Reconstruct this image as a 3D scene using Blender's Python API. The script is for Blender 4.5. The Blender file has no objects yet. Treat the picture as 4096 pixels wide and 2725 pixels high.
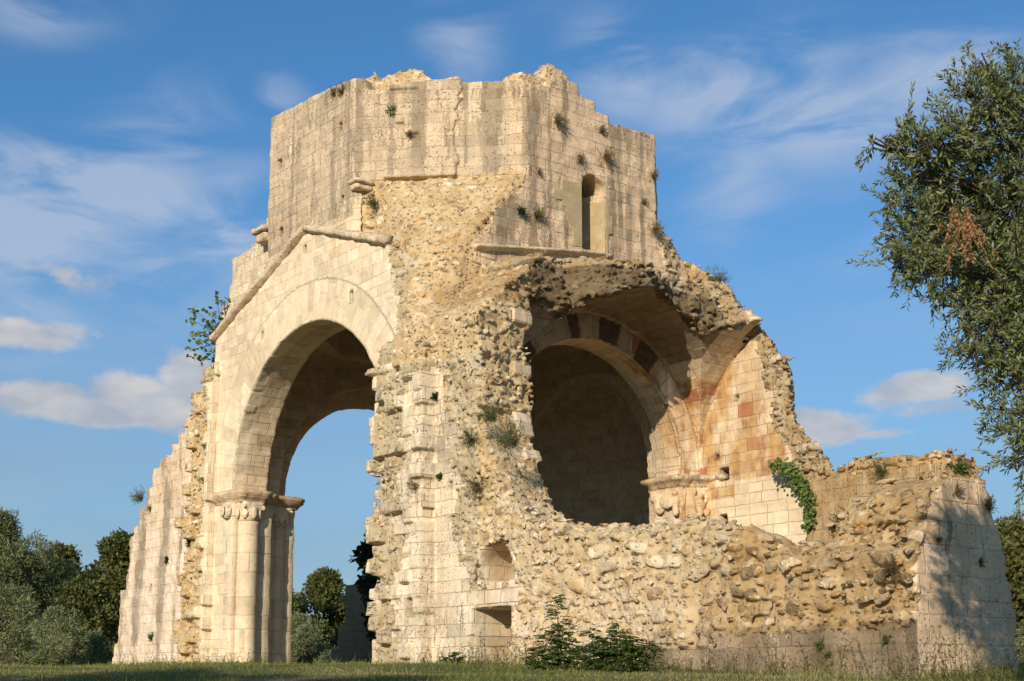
import bpy, bmesh, math, random
import numpy as np
from mathutils import Vector, Matrix, noise as mnoise
import time
T0 = time.time()
R = math.radians
random.seed(7)
S = bpy.context.scene
COL = S.collection

# ------------------------------------------------------------------ camera
CAM = np.array([-21.14, -28.548, 0.0]); YAW = 0.90197; PITCH = 0.148965
cd = bpy.data.cameras.new('camera'); cam = bpy.data.objects.new('camera', cd); COL.objects.link(cam)
cam.location = CAM; cam.rotation_euler = (math.pi/2 + PITCH, 0, YAW - math.pi/2)
cd.sensor_width = 36; cd.lens = 36*5463.4/4096; cd.shift_y = (1938.0-1362.5)/4096
cd.clip_end = 3000; S.camera = cam

# ------------------------------------------------------------------ light
SUN_AZ = R(32); SUN_EL = R(20)          # light travels along +x turned towards +y by SUN_AZ
sl = bpy.data.lights.new('sun', 'SUN'); sl.energy = 5.0; sl.angle = R(0.5); sl.color = (1.0, 0.875, 0.70)
so = bpy.data.objects.new('sun', sl); COL.objects.link(so)
dirv = Vector((math.cos(SUN_AZ)*math.cos(SUN_EL), math.sin(SUN_AZ)*math.cos(SUN_EL), -math.sin(SUN_EL)))
so.rotation_euler = dirv.to_track_quat('-Z', 'Y').to_euler(); so.location = (-40, -40, 40)
W = bpy.data.worlds.new('World'); S.world = W; W.use_nodes = True

def cam_dir(px, py):
    """unit direction through a point of the photograph (2357 px wide)"""
    f = 5463.4; x = (px*1.7378-2048)/f; y = (1938-py*1.7378)/f
    F = Vector((math.cos(YAW)*math.cos(PITCH), math.sin(YAW)*math.cos(PITCH), math.sin(PITCH)))
    Rt = Vector((math.sin(YAW), -math.cos(YAW), 0)); U = Rt.cross(F)
    return (F+Rt*x+U*y).normalized()
def on_plane(px, py, ax, v):
    d = cam_dir(px, py); t = (v-CAM[ax])/d[ax]
    return Vector(CAM)+d*t
def at_dist(px, py, r):
    d = cam_dir(px, py); return Vector(CAM)+d*(r/math.hypot(d.x, d.y))

class NT:
    def __init__(s, tree): s.t = tree; s.n = tree.nodes; s.l = tree.links
    def new(s, typ, **kw):
        n = s.n.new(typ)
        for k, v in kw.items(): setattr(n, k, v)
        return n
    def put(s, n, i, v):
        if v is None: return
        if isinstance(v, bpy.types.NodeSocket): s.l.new(v, n.inputs[i])
        else:
            if isinstance(v, tuple) and len(v) == 3 and n.inputs[i].type == 'RGBA': v = (*v, 1)
            n.inputs[i].default_value = v
    def m(s, op, a, b=None, c=None, clamp=False):
        n = s.new('ShaderNodeMath', operation=op, use_clamp=clamp)
        s.put(n, 0, a); s.put(n, 1, b); s.put(n, 2, c); return n.outputs[0]
    def vm(s, op, a, b=None):
        n = s.new('ShaderNodeVectorMath', operation=op); s.put(n, 0, a); s.put(n, 1, b)
        return n.outputs['Value'] if op in ('DOT_PRODUCT', 'LENGTH') else n.outputs[0]
    def mix(s, f, a, b, blend='MIX'):
        n = s.new('ShaderNodeMix', data_type='RGBA', blend_type=blend, clamp_factor=True)
        s.put(n, 0, f); s.put(n, 6, a); s.put(n, 7, b); return n.outputs[2]
    def noise(s, vec, scale, detail=3, rough=.55, dim='3D', w=None, dist=0):
        n = s.new('ShaderNodeTexNoise', noise_dimensions=dim)
        if vec is not None: s.put(n, 'Vector', vec)
        n.inputs['Scale'].default_value = scale; n.inputs['Detail'].default_value = detail
        n.inputs['Roughness'].default_value = rough; n.inputs['Distortion'].default_value = dist
        return n
    def vor(s, vec, scale, feature='F1', dim='3D', rnd=1.0, w=None):
        n = s.new('ShaderNodeTexVoronoi', voronoi_dimensions=dim, feature=feature)
        if vec is not None: s.put(n, 'Vector', vec)
        if w is not None: s.put(n, 'W', w)
        n.inputs['Scale'].default_value = scale; n.inputs['Randomness'].default_value = rnd
        return n
    def ramp(s, fac, stops, interp='LINEAR'):
        n = s.new('ShaderNodeValToRGB'); cr = n.color_ramp; cr.interpolation = interp
        while len(cr.elements) < len(stops): cr.elements.new(0.5)
        for e, (p, c) in zip(cr.elements, stops):
            e.position = p; e.color = (*c, 1) if isinstance(c, tuple) else (c, c, c, 1)
        s.put(n, 0, fac); return n.outputs[0]
    def mr(s, v, a, b, c=0., d=1., smooth=False):
        n = s.new('ShaderNodeMapRange'); n.clamp = True
        if smooth: n.interpolation_type = 'SMOOTHSTEP'
        s.put(n, 0, v); s.put(n, 1, a); s.put(n, 2, b); s.put(n, 3, c); s.put(n, 4, d); return n.outputs[0]
    def mapv(s, vec, sc=(1, 1, 1), loc=(0, 0, 0), rot=(0, 0, 0)):
        n = s.new('ShaderNodeMapping'); s.put(n, 0, vec)
        n.inputs['Scale'].default_value = sc; n.inputs['Location'].default_value = loc; n.inputs['Rotation'].default_value = rot
        return n.outputs[0]

def build_world():
    t = NT(W.node_tree); t.n.clear()
    sky = t.new('ShaderNodeTexSky', sky_type='NISHITA'); sky.sun_disc = False
    sky.sun_elevation = SUN_EL
    # direction TO the sun
    d = -dirv; sky.sun_rotation = math.atan2(d.x, d.y)
    sky.air_density = 1.0; sky.dust_density = 0.6; sky.ozone_density = 2.0; sky.altitude = 100
    tc = t.new('ShaderNodeTexCoord'); v = tc.outputs['Generated']
    sep = t.new('ShaderNodeSeparateXYZ'); t.put(sep, 0, v)
    # azimuth / elevation of the direction
    az = t.m('ARCTAN2', sep.outputs[1], sep.outputs[0])
    el = t.m('ARCSINE', sep.outputs[2])
    comb = t.new('ShaderNodeCombineXYZ'); t.put(comb, 0, az); t.put(comb, 1, el)
    c = comb.outputs[0]
    skyc = t.mix(1.0, sky.outputs[0], (0.60, 1.10, 1.44), 'MULTIPLY')
    # wispy cirrus: stretched noise in patches
    n1 = t.noise(t.mapv(c, (2.4, 7.5, 1), (0.3, 1.9, 0), (0, 0, R(-14))), 3.0, 8, .56, dist=.6).outputs[0]
    n2 = t.noise(t.mapv(c, (1, 1.7, 1), (6.1, 1.3, 0)), 2.6, 3, .5).outputs[0]
    def blob(px, py, rx, ry, tilt=0.0, pw=1.0):
        d = cam_dir(px, py); a0 = math.atan2(d.y, d.x); e0 = math.asin(d.z)
        dx = t.m('SUBTRACT', az, a0); dy = t.m('SUBTRACT', el, e0)
        ct, st = math.cos(tilt), math.sin(tilt)
        X = t.m('ADD', t.m('MULTIPLY', dx, ct/rx), t.m('MULTIPLY', dy, st/rx))
        Y = t.m('ADD', t.m('MULTIPLY', dx, -st/ry), t.m('MULTIPLY', dy, ct/ry))
        r = t.m('SQRT', t.m('ADD', t.m('MULTIPLY', X, X), t.m('MULTIPLY', Y, Y)))
        return t.mr(r, 1.0, 0.0, 0.0, pw, True)
    # where the wisps lie
    reg = None
    for a in ((200, 430, .16, .05, .0, 1.), (330, 330, .10, .05, -.5, .7), (110, 590, .12, .05, .1, .8), (560, 480, .1, .05, 0, .7), (330, 640, .09, .04, .25, .8),
              (1750, 220, .16, .06, .05, 1.), (1430, 170, .07, .05, .6, .85), (1050, 110, .05, .06, .6, .6), (2150, 170, .12, .05, 0, .8), (1700, 420, .07, .05, -.8, .5),
              (640, 230, .05, .03, .4, .6), (560, 560, .09, .06, .2, .8), (100, 500, .15, .05, .1, .8), (1950, 300, .14, .04, 0, .7), (60, 30, .08, .03, .0, .5), (0, 740, .08, .04, .0, .8)):
        b = blob(*a); reg = b if reg is None else t.m('MAXIMUM', reg, b)
    wisp = t.m('MULTIPLY', t.mr(n1, .34, .66, 0, 1, True), t.m('ADD', t.m('MULTIPLY', reg, 1.45), t.mr(n2, .45, .75, 0, .4)), clamp=True)
    # general low veil towards the horizon
    veil = t.m('MULTIPLY', t.mr(el, .42, .04, 0, 1.0, True), t.mr(t.noise(t.mapv(c, (1.5, 7, 1)), 2.5, 4, .5).outputs[0], .25, .8, .7, 1.0))
    # cumulus puffs
    cum = None
    for a in ((350, 925, .075, .030, .2, 1.), (440, 875, .045, .032, .4, 1.), (110, 925, .075, .024, .05, 1.), (250, 955, .08, .018, 0, 1.), (1890, 985, .06, .023, 0, 1.), (2110, 895, .07, .022, -.1, .9), (60, 770, .08, .020, 0, .8), (170, 640, .07, .02, .1, .5), (2160, 935, .08, .014, 0, .5), (1840, 975, .03, .015, 0, .9), (2010, 1000, .05, .01, 0, .5)):
        b = blob(*a); cum = b if cum is None else t.m('MAXIMUM', cum, b)
    n3 = t.noise(t.mapv(c, (1, 1.5, 1)), 34, 6, .6).outputs[0]
    puff = t.mr(t.m('ADD', cum, t.m('MULTIPLY', t.m('SUBTRACT', n3, .5), 1.1)), .22, .62, 0, .8, True)
    puffc = t.mix(t.mr(t.noise(t.mapv(c, (1, 2, 1), (0, .004, 0)), 22, 4, .5).outputs[0], .35, .65), (4.6, 4.75, 5.3), (7.2, 6.7, 6.3))
    col = t.mix(t.m('MULTIPLY', veil, .9), skyc, (3.0, 3.95, 5.0))
    col = t.mix(t.m('MULTIPLY', wisp, .60), col, (5.4, 6.1, 7.4))
    col = t.mix(puff, col, puffc)
    bg = t.new('ShaderNodeBackground'); t.put(bg, 0, col); bg.inputs[1].default_value = 0.096
    out = t.new('ShaderNodeOutputWorld'); t.l.new(bg.outputs[0], out.inputs[0])
build_world()
vs = S.view_settings; vs.view_transform = 'Standard'; vs.look = 'None'; vs.gamma = 1; vs.exposure = 0.0
S.cycles.max_bounces = 5; S.cycles.diffuse_bounces = 3; S.cycles.transparent_max_bounces = 6

# ------------------------------------------------------------------ tags
def tag(o, label=None, cat=None, group=None, kind=None):
    if label: o['label'] = label
    if cat: o['category'] = cat
    if group: o['group'] = group
    if kind: o['kind'] = kind
    return o
def empty(name, loc=(0, 0, 0)):
    o = bpy.data.objects.new(name, None); COL.objects.link(o); o.location = loc; o.empty_display_size = .3; return o
def link(name, me, mat, parent=None, smooth=True):
    o = bpy.data.objects.new(name, me); COL.objects.link(o)
    if mat and not me.materials: me.materials.append(mat)
    if smooth: me.shade_smooth()
    if parent:
        o.parent = parent; o.location = -Vector(parent.location) if me.get('world') else (0, 0, 0)
    return o

# ------------------------------------------------------------------ noise helpers (numpy)
def hsh(*a):
    h = np.zeros(np.broadcast(*a).shape, np.uint32)
    for i, k in enumerate(a):
        k = np.asarray(k).astype(np.int64).astype(np.uint32)
        h = (h ^ (k*np.uint32([374761393, 668265263, 2246822519, 3266489917][i % 4])))
        h = (h ^ (h >> np.uint32(13)))*np.uint32(1274126177)
        h ^= h >> np.uint32(16)
    return (h.astype(np.float32))/np.float32(4294967295.)
def vnoise(x, y, z, s, seed=0):
    x = x*s; y = y*s; z = z*s
    xi = np.floor(x); yi = np.floor(y); zi = np.floor(z)
    fx = x-xi; fy = y-yi; fz = z-zi
    fx = fx*fx*(3-2*fx); fy = fy*fy*(3-2*fy); fz = fz*fz*(3-2*fz)
    r = 0
    for a in (0, 1):
        wa = fx if a else 1-fx
        for b in (0, 1):
            wb = fy if b else 1-fy
            for c in (0, 1):
                wc = fz if c else 1-fz
                r = r + wa*wb*wc*hsh(xi+a+seed*17, yi+b, zi+c)
    return r*2-1
CH = 0.27   # course height
SQ = math.sqrt(.5)

def interp(v, pts):
    pts = sorted(pts); return np.interp(v, [p[0] for p in pts], [p[1] for p in pts]).astype(np.float32)
def arch2(u, z, r, zc):
    return np.where(z < zc, np.abs(u)-r, np.hypot(u, z-zc)-r)
def slab(v, a, b): return np.maximum(a-v, v-b)
def row_of(z): return np.floor(z/CH)
def jag(z, seed, amp=.25):
    return (hsh(row_of(z), np.full_like(z, seed))-.5)*2*amp

# top of drum by angle
_top = [((-5, 2.05), 14.85), ((-5, .56), 14.74), ((-5, -.83), 14.62), ((-5, -1.04), 14.58), ((-5, -1.75), 14.45), ((-5, -2.0), 14.45),
        ((-4.8, -2.23), 14.4), ((-4.75, -2.28), 14.12), ((-4.4, -2.6), 14.1), ((-3.25, -3.78), 14.18), ((-2.1, -4.95), 14.15), ((-1.5, -5), 14.17), ((-1.35, -5), 14.2), ((-1.3, -5), 14.5), ((-.5, -5), 14.5), ((-.45, -5), 14.25), ((0.05, -5), 14.22),
        ((.1, -5), 13.98), ((.52, -5), 13.98), ((.57, -5), 13.78), ((2.04, -5), 13.86)]
_ta = [(math.degrees(math.atan2(p[1], p[0])) % 360, h) for p, h in _top]
_ta += [(0, 13.9), (60, 14.3), (100, 14.2), (140, 14.6), (320, 13.8), (360, 13.9)]
_mound = [(195, 0.02), (202, .15), (207, .5), (211, .68), (216, .72), (219, .6), (223, .3), (228, .12), (236, .08), (241, .25), (246, .48), (250, .55), (255, .5), (259, .55), (263, .5), (268, .38), (272, .2), (277, .1), (290, .05)]

GT = [(-13, 4.75), (-10.9, 4.95), (-8.5, 5.2), (-8.0, 5.5), (-7.65, 6.0), (-7.5, 6.6), (-7.48, 7.5), (-7.1, 8.2), (-6.2, 9.0), (-5.65, 9.75), (-4.9, 10.5), (-4.4, 10.9)]
YF = [(-5, -6.98), (-3.5, -6.76), (-3.4, -6.74), (-2.85, -6.64), (-2.2, -6.6), (-2.0, -6.94), (-1.46, -7.34), (-.62, -7.5), (.2, -7.2), (.8, -6.85), (1.55, -6.8), (2.15, -6.85), (2.6, -7.2), (3.0, -7.5), (3.4, -7.6), (4.6, -6.9)]

def steps(f, z_unused=None, q=CH): return np.floor(f/q)*q+.02

def D0(x, y, z, full=False):
    ax = np.abs(x); ay = np.abs(y)
    octv = np.maximum(np.maximum(ax, ay), (ax+ay)*SQ)
    ang = np.degrees(np.arctan2(y, x)) % 360
    low = 0.05-z
    # --- drum
    tout = interp(ang, _ta); core = octv < 4.62
    tt = tout+np.where(core, interp(ang, _mound)*np.clip((4.85-octv)*3, 0, 1), 0)
    d = np.maximum.reduce([octv-5, z-tt, 9-z])
    # --- crossing block with eroded corners
    blk = np.maximum.reduce([ax-5, ay-5, z-11.85])
    blk = np.maximum(blk, x-4.6)
    offw = interp(z, [(5.5, 4.2), (7, 3.4), (8.4, 2.2), (9.0, 1.95), (10.0, 1.65), (10.9, .9), (11.85, 0.02)])
    sw = (-(x+y)-7.07-offw)*SQ
    offe = interp(z, [(7, 3.0), (9.5, 2.4), (10.4, 1.2), (11.3, .5), (11.7, .02)])
    se = ((x-y)-7.07-offe)*SQ
    ne = ((x+y)-7.07-offe)*SQ
    nwc = ((y-x)-7.07-interp(z, [(0, 3.4), (12.5, 3.4)]))*SQ
    cut = np.maximum.reduce([sw, se, ne, nwc])
    crease = 11.2-.363*ay
    # west face slab (gable wall): nothing above the crease outside the drum
    wz = np.where((x < -4.55) & (ay > 2.0), z-crease, -9)
    blk = np.maximum.reduce([blk, cut, wz])
    d = np.minimum(d, blk)
    # --- north-west mass and north transept west wall
    yq = (np.floor(y/.42)+.5)*.42
    topn = interp(yq+.02, [(1.5, 12.75), (2.6, 12.5), (3.2, 12.2), (3.9, 11.9), (4.6, 11.55), (5.1, 11.1), (5.3, 10.5), (5.55, 9.4), (5.8, 8.9), (6.2, 8.5), (7.1, 7.8), (8.2, 7.15),
                         (8.9, 6.9), (9.7, 6.6), (9.85, 6.2), (10.15, 5.75), (10.4, 5.3), (11.0, 4.9), (11.35, 4.5), (11.5, 3.4), (11.75, 2.6), (11.9, 1.9), (12.05, 1.2), (12.2, 0.3)])
    topn = np.where(y > 5.0, topn-.05, topn)
    topn = steps(topn)
    nm = np.maximum.reduce([-4.6-x, x+1.6, 1.5-y, y-6.2, z-topn])
    nm = np.maximum(nm, np.where(z > 11.0, (x+1.5), -9))
    yend = 12.3-np.clip(z, 0, 9)*.14
    nw = np.maximum.reduce([-4.6-x, x+3.4, 5-y, y-yend+jag(z, 3, .12), z-topn])
    d = np.minimum(d, np.minimum(nm, nw))
    # north transept east wall remains
    nee = np.maximum.reduce([3.4-x, x-4.6, 4.5-y, y-12.7+jag(z, 5, .15), z-steps(interp(yq, [(4.5, 6), (9, 4.6), (10.5, 3.9), (11.6, 3.5), (12, 2.2), (12.8, 1.0)]))])
    d = np.minimum(d, nee)
    # --- nave wall stubs
    stubn = np.maximum.reduce([-5.18-x, x+4.5, 4.62-y, y-6.05, z-interp(y, [(4.6, 8.75), (5.3, 8.5), (6.1, 7.6)])])
    d = np.minimum(d, stubn)
    stubs = np.maximum.reduce([-5.3-x, x+4.5, -5.5-y, y+3.62, z-7.2-(x+5.3)*.9-(y+5.4)*.1])
    d = np.minimum(d, stubs)
    # --- south transept mass (vault and walls)
    yf = interp(x, YF)
    front = np.where(x < -3.45, -9e3, 0)
    tz = 9.62-.13*np.clip(-5-y, 0, 9)-np.where(x < -2.9, (-2.9-x)*.85, 0)+np.clip(x-.5, 0, 1.7)*.12-np.clip(x-2.2, 0, 2)*.75
    yend8 = -6.98+(x+5)*.15
    vm = np.maximum.reduce([-5-x, x-np.where(y > -7.25, 3.45, 3.3), -9.4-y, y+4.7, z-tz])
    vm = np.maximum(vm, np.where(x < -3.42, yend8-y, (yf+np.clip(z-8.6, -1.5, 2)*np.where(x > 2.3, .8, .12)-y)))
    vm = np.maximum(vm, np.where(z < 4.9, np.where(x > -3.3, 1.0, -9), -9))
    d = np.minimum(d, vm)
    # --- south transept west wall, low part
    tw = interp(y-(x+5)*.15-.2, [(-17.9, 2.0), (-17.2, 2.15), (-15.5, 2.2), (-14.6, 2.3), (-14.1, 2.5), (-13.6, 2.75), (-12.7, 2.9), (-11.6, 2.86), (-10.6, 2.95), (-9.4, 3.05), (-8.7, 3.15), (-8.27, 3.45), (-8.0, 3.8), (-7.85, 4.2), (-7.65, 4.6), (-7.45, 5.0), (-7.31, 5.5), (-7.2, 5.6)])
    tws = np.where(y-(x+5)*.15-.2 > -8.8, .5, 1.)
    rnd = np.clip(np.abs(x+4.25)-.25, 0, 1)**2*1.2
    wx = -4.95-.0*z
    ww = np.maximum.reduce([wx-x, x+3.6, -17-y, y+5.0, (z-np.minimum(tz-.02, tw-np.where(y < -9.7, rnd, 0)))*tws])
    d = np.minimum(d, ww)
    wall8 = np.maximum.reduce([-5-x, x+3.5, yend8-y+jag(z, 8, .12), y+5.0, z-tz])
    d = np.minimum(d, wall8)
    pl = np.maximum.reduce([-5.0-x, x+4.4, -17-y, y+11.9, z-np.where(y < -13.4, .88, .7)])
    d = np.minimum(d, pl)
    apn = np.maximum.reduce([-5.22+.25*np.clip(z-.2, 0, 1)-x, x+4.4, -11.9-y, y+8.25, z-interp(y, [(-11.9, .62), (-11.0, .75), (-9.6, .95), (-8.8, .85), (-8.3, .5)])])
    d = np.minimum(d, apn)
    nsl = np.maximum.reduce([np.abs(x)-3.0, 5.0-y, y-7.6, z-.72-.12*np.sin(x*2.1)])
    d = np.minimum(d, nsl)
    # --- south west corner block
    xr = interp(z, [(0, -2.22), (1.0, -2.3), (1.7, -2.42), (2.2, -2.55), (2.5, -2.68), (2.8, -2.8), (3.0, -2.92)])
    xl = interp(z, [(0, -5.0), (.8, -5.0), (1.0, -4.95), (2.0, -4.72), (2.6, -4.5), (2.85, -4.3), (3.1, -3.8)])
    cb = np.maximum.reduce([xl-x-jag(z, 11, .06), x-xr+jag(z, 12, .04), -17-y, y+15.5-.25*np.clip(3-z, 0, 3), z-3.12])
    d = np.minimum(d, cb)
    # --- east wall of the south transept
    yr_ = y-(x-4.0)*.85
    yez = interp(z, [(4.0, -8.9), (5.1, -8.6), (5.6, -8.05), (6.1, -7.7), (6.6, -7.5), (7.0, -7.5), (7.5, -7.45), (7.9, -7.25), (8.4, -6.95), (9.0, -6.35), (9.7, -5.75), (10.4, -5.0), (10.9, -4.4)])
    ew = np.maximum.reduce([3.4-x, x-4.6, (yez-yr_)*.75, y+4.3, z-10.9])
    ew = np.minimum(ew, np.maximum.reduce([3.4-x, x-4.6, -12.1-y, y+5.5, z-4.98-.12*np.sin(y*2.3)]))
    d = np.minimum(d, ew)
    bb = np.maximum.reduce([3.05-x, x-4.4, -12.0-y, y+8.62-jag(z, 21, .03), z-4.68])
    d = np.minimum(d, bb)
    # --- apse shell
    ap = np.maximum.reduce([np.hypot(np.maximum(x-3.6, 0), y)-4.45, 2.5-x, z-10.2])
    d = np.minimum(d, ap)
    d = np.maximum(d, low)
    # ------------------------------------------------ voids
    v = []
    v.append(np.maximum(slab(x, -6, -3.4), np.where(y < 0, arch2(y, z, 3.68, 5.15)-np.where(z < 7.0, -.0, 0), arch2(y, z, 3.68, 5.15))))
    v.append(np.maximum.reduce([slab(x, -3.95, 2.8), ay-4.15, z-9.3]))
    v.append(np.maximum(octv-3.95, np.maximum(z-11.5, 8.3-z)))
    v.append(np.where(y < 0, np.maximum(slab(ay, 3.4, 5.6), arch2(x, z, 2.84, 5.38)), np.minimum(np.maximum(slab(ay, 3.4, 4.7), arch2(x+.1, z, 3.2, 5.4)), np.maximum(slab(ay, 3.4, 6.7), arch2(x+.14, z, 2.7, 5.42)))))
    v.append(np.maximum(slab(x, 2.2, 3.15), arch2(y, z, 4.0, 5.3)))
    v.append(np.maximum(slab(x, 2.7, 4.1), arch2(y, z, 3.45, 5.35)))
    rr = np.hypot(x-3.6, y)
    v.append(np.maximum(np.where(z < 5.5, rr, np.sqrt(rr**2+(z-5.5)**2))-3.3, 3.15-x))
    bx = arch2(y+8.85, z, 3.85, 5.15); by = arch2(x, z, 3.42, 5.5)
    v.append(np.maximum.reduce([-3.5-x, x-np.where((y < -8.62+jag(z, 21, .03)) & (z < 4.68), 3.05, 3.4), slab(y, -12.9, -5.0), np.minimum(bx, by)]))
    xw = x-(-.03); hw = .37-np.clip(-(y+5)*-.0, 0, 1)
    shift = (y+5)*.42
    v.append(np.maximum.reduce([slab(y, -5.3, -4.2), np.where(z < 11.93, slab(x, -.4, .34-shift), np.hypot(x+.03, z-11.93)-.37), 10.38-z]))
    # niches in the south transept's west wall
    v.append(np.maximum.reduce([slab(x, -6, -3.95), np.where(z < 2.25, np.abs(y+7.5)-.6, np.hypot(y+7.5, z-2.25)-.6), 2.08-z]))
    v.append(np.maximum.reduce([slab(x, -6, -3.75), slab(y, -8.02, -6.86), slab(z, .3, 1.58)]))
    if full: return d, v
    for q in HOLES:
        v.append(q(x, y, z))
    for q in v: d = np.maximum(d, -q)
    return d
HOLES = []
def hole(px, py, ax, pv, w=.07, h=.11, dep=.5):
    P = on_plane(px, py, ax, pv); o = 1-ax
    HOLES.append(lambda x, y, z, P=P, ax=ax, o=o: np.maximum.reduce([np.abs((x, y)[ax]-P[ax])-dep, np.abs((x, y)[o]-P[o])-w, np.abs(z-P[2])-h]))
for a in ((807, 683, 0, -5, .07, .14), (602, 775, 0, -5, .06, .09), (702, 573, 0, -5, .06, .09), (643, 378, 0, -5, .1, .13), (645, 536, 0, -5, .1, .14), (782, 293, 0, -5, .07, .12), (787, 463, 0, -5, .08, .14),
          (1650, 1052, 0, 3.4, .06, .06), (1665, 1091, 0, 3.4, .16, .16), (1665, 1197, 0, 3.4, .13, .13), (1695, 915, 0, 3.4, .06, .06), (970, 1400, 0, -5, .16, .2), (1035, 1118, 0, -5, .07, .09), (602, 770, 0, -5, .05, .07),
          (347, 1355, 0, -4.6, .07, .12), (368, 1150, 0, -4.6, .06, .16), (430, 1135, 0, -4.6, .07, .14), (1310, 1168, 1, -4.2, .2, .1)):
    hole(*a)

def ashlar(x, y, z, d, v):
    """1 where the dressed facing survives, 0 where the rubble core shows"""
    A = np.zeros(x.shape, bool)
    ax, ay = np.abs(x), np.abs(y)
    octv = np.maximum(np.maximum(ax, ay), (ax+ay)*SQ)
    # gable wall and drum, west
    yl = interp(z, [(0, -3.5), (6.9, -3.5), (7.0, -3.5), (7.5, -3.6), (7.8, -4.0), (8.4, -4.1), (8.9, -3.85), (10.0, -3.66), (10.15, -3.45), (10.8, -2.75), (11.8, -2.2), (12, -2.3)])+jag(z, 31, .1)
    A |= (np.abs(x+5) < .16) & (y > yl) & (y < 4.95+jag(z, 32, .0))
    A |= (x < -4.3) & (x > -4.8) & (y > 1.9) & (y < 6.3) & (z > 8.5)
    # drum
    zd = 11.87
    dd = np.abs(octv-5) < .16
    A |= dd & (z > zd)
    xs = interp(z, [(9.6, -3.6), (9.95, -3.58), (10.35, -3.15), (10.9, -2.9), (11.35, -2.4), (11.8, -2.2)])+jag(z, 33, .1)
    A |= (np.abs(y+5) < .16) & (x > xs) & (x < interp(z, [(9.6, 2.9), (10.4, 2.4), (11.3, 2.15), (11.8, 2.05), (12, 2.1)])) & (z > 9.4)
    A |= (octv > 4.6) & (z > 13.7) & (octv < 5.1) & ((x < -4.3) | (y < -4.3)) & (octv > 4.7)
    # north transept wall
    A |= (np.abs(x+4.6) < .16) & (y > 6.15+jag(z, 34, .1))
    A |= (np.abs(x+5.18) < .3) & (x < -4.95) & (y > 4.5) & (y < 4.9+jag(z, 35, .3)) & (z < 8.2)
    # south pier ashlar
    ys = interp(z, [(0, -6.85), (1.0, -6.85), (1.6, -6.8), (2.1, -6.9), (2.5, -6.6), (3.1, -6.3), (4, -6.3), (5, -6.1), (6.0, -5.95), (6.5, -5.9), (6.6, -5.6)])+jag(z, 36, .22)
    A |= (np.abs(x+5) < .16) & (y > ys) & (y < -4.9) & (z < 6.7+.15*np.sin(y*9))
    A |= (x < -4.95) & (y < -4.75+jag(z, 37, .28)) & (y > -5.8) & (z < 6.6)
    A |= (y > -3.75) & (x < -5.05) & (y < -3.3) & (hsh(row_of(z), 0*row_of(z)+77) > .5) & (z < 6.9)
    A |= (x < -4.8) & (y < -6.8) & (y > -8.3) & ((slab(z, 1.58, 1.95) < 0))
    A |= (x > -4.15+jag(z, 38, .25)) & (x < -3.4) & (y > -7.6) & (y < -6.4) & (z < 7.9) & (z > 4.6) & (hsh(np.floor(row_of(z)/1.0), 0*row_of(z)+78) > .45)
    # corner block and plinth
    A |= (np.abs(y+17) < .16) & (x > interp(z, [(0, -4.95), (1, -4.85), (2, -4.6), (2.9, -4.2), (3.1, -3.9)])+jag(z, 39, .1))
    A |= (np.abs(x+5.0) < .13) & (y < -11.9) & (z < np.where(y < -13.4, .86, .68))
    # east wall
    ye = interp(z, [(3, -12), (4.2, -8.62), (4.3, -8.6), (5.9, -7.65), (7.3, -7.3), (7.8, -7.15), (8.2, -6.9)])+jag(z, 40, .14)
    A |= (np.abs(x-3.4) < .16) & (y > ye) & (z < 8.35)
    A |= (np.abs(x-3.05) < .16) & (y > -10.1+jag(z, 41, .2))
    # linings of arches and vaults
    vin = np.maximum.reduce([-np.abs(q) for q in v[:9]])
    lin = vin > -.13
    notstub = ~((y < -3.3) & (x < -4.6) & (z < 7.0) & (y > -4.5))
    notwend = ~((x < -3.62) & (y < -6.3))
    lin &= ~((x > 3.25) & (y < -4.9) & (z > 8.35))
    vault_edge = ~((y < interp(x, YF)+.25+.25*np.sin(x*5)*.5) & (z > 7.2) & (x > -3.3) & (x < 3.3))
    lin2 = np.maximum(-np.abs(v[9]), -np.abs(v[10])) > -.13
    A |= lin2 & (x > -4.95) & (x < -3.6) & (y > -8.3) & (z < 2.8)
    lin &= ~((x < -3.3) & (y < -6.3) & (y > -7.7) & (z < 8.5))
    A |= lin & notstub & notwend & (z > .3) & vault_edge & ~((np.abs(v[7]) < .14) & (x < -3.3) & (z < 5)) & ~((np.abs(v[7]) < .14) & (y < -8.7) & (z < 4))
    A &= ~((x > 3.2) & (y < -5) & (y < ye-.0) & ((y > -8.6) | (x > 3.3)))
    A &= ~((x > 1.5) & (y < -5.2) & (z > 8.95))
    A &= ~((np.abs(x+5) < .3) & (y < -8.3) & (z > 1) & (y > -11.8) & (z < 7.9))
    return A

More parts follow.
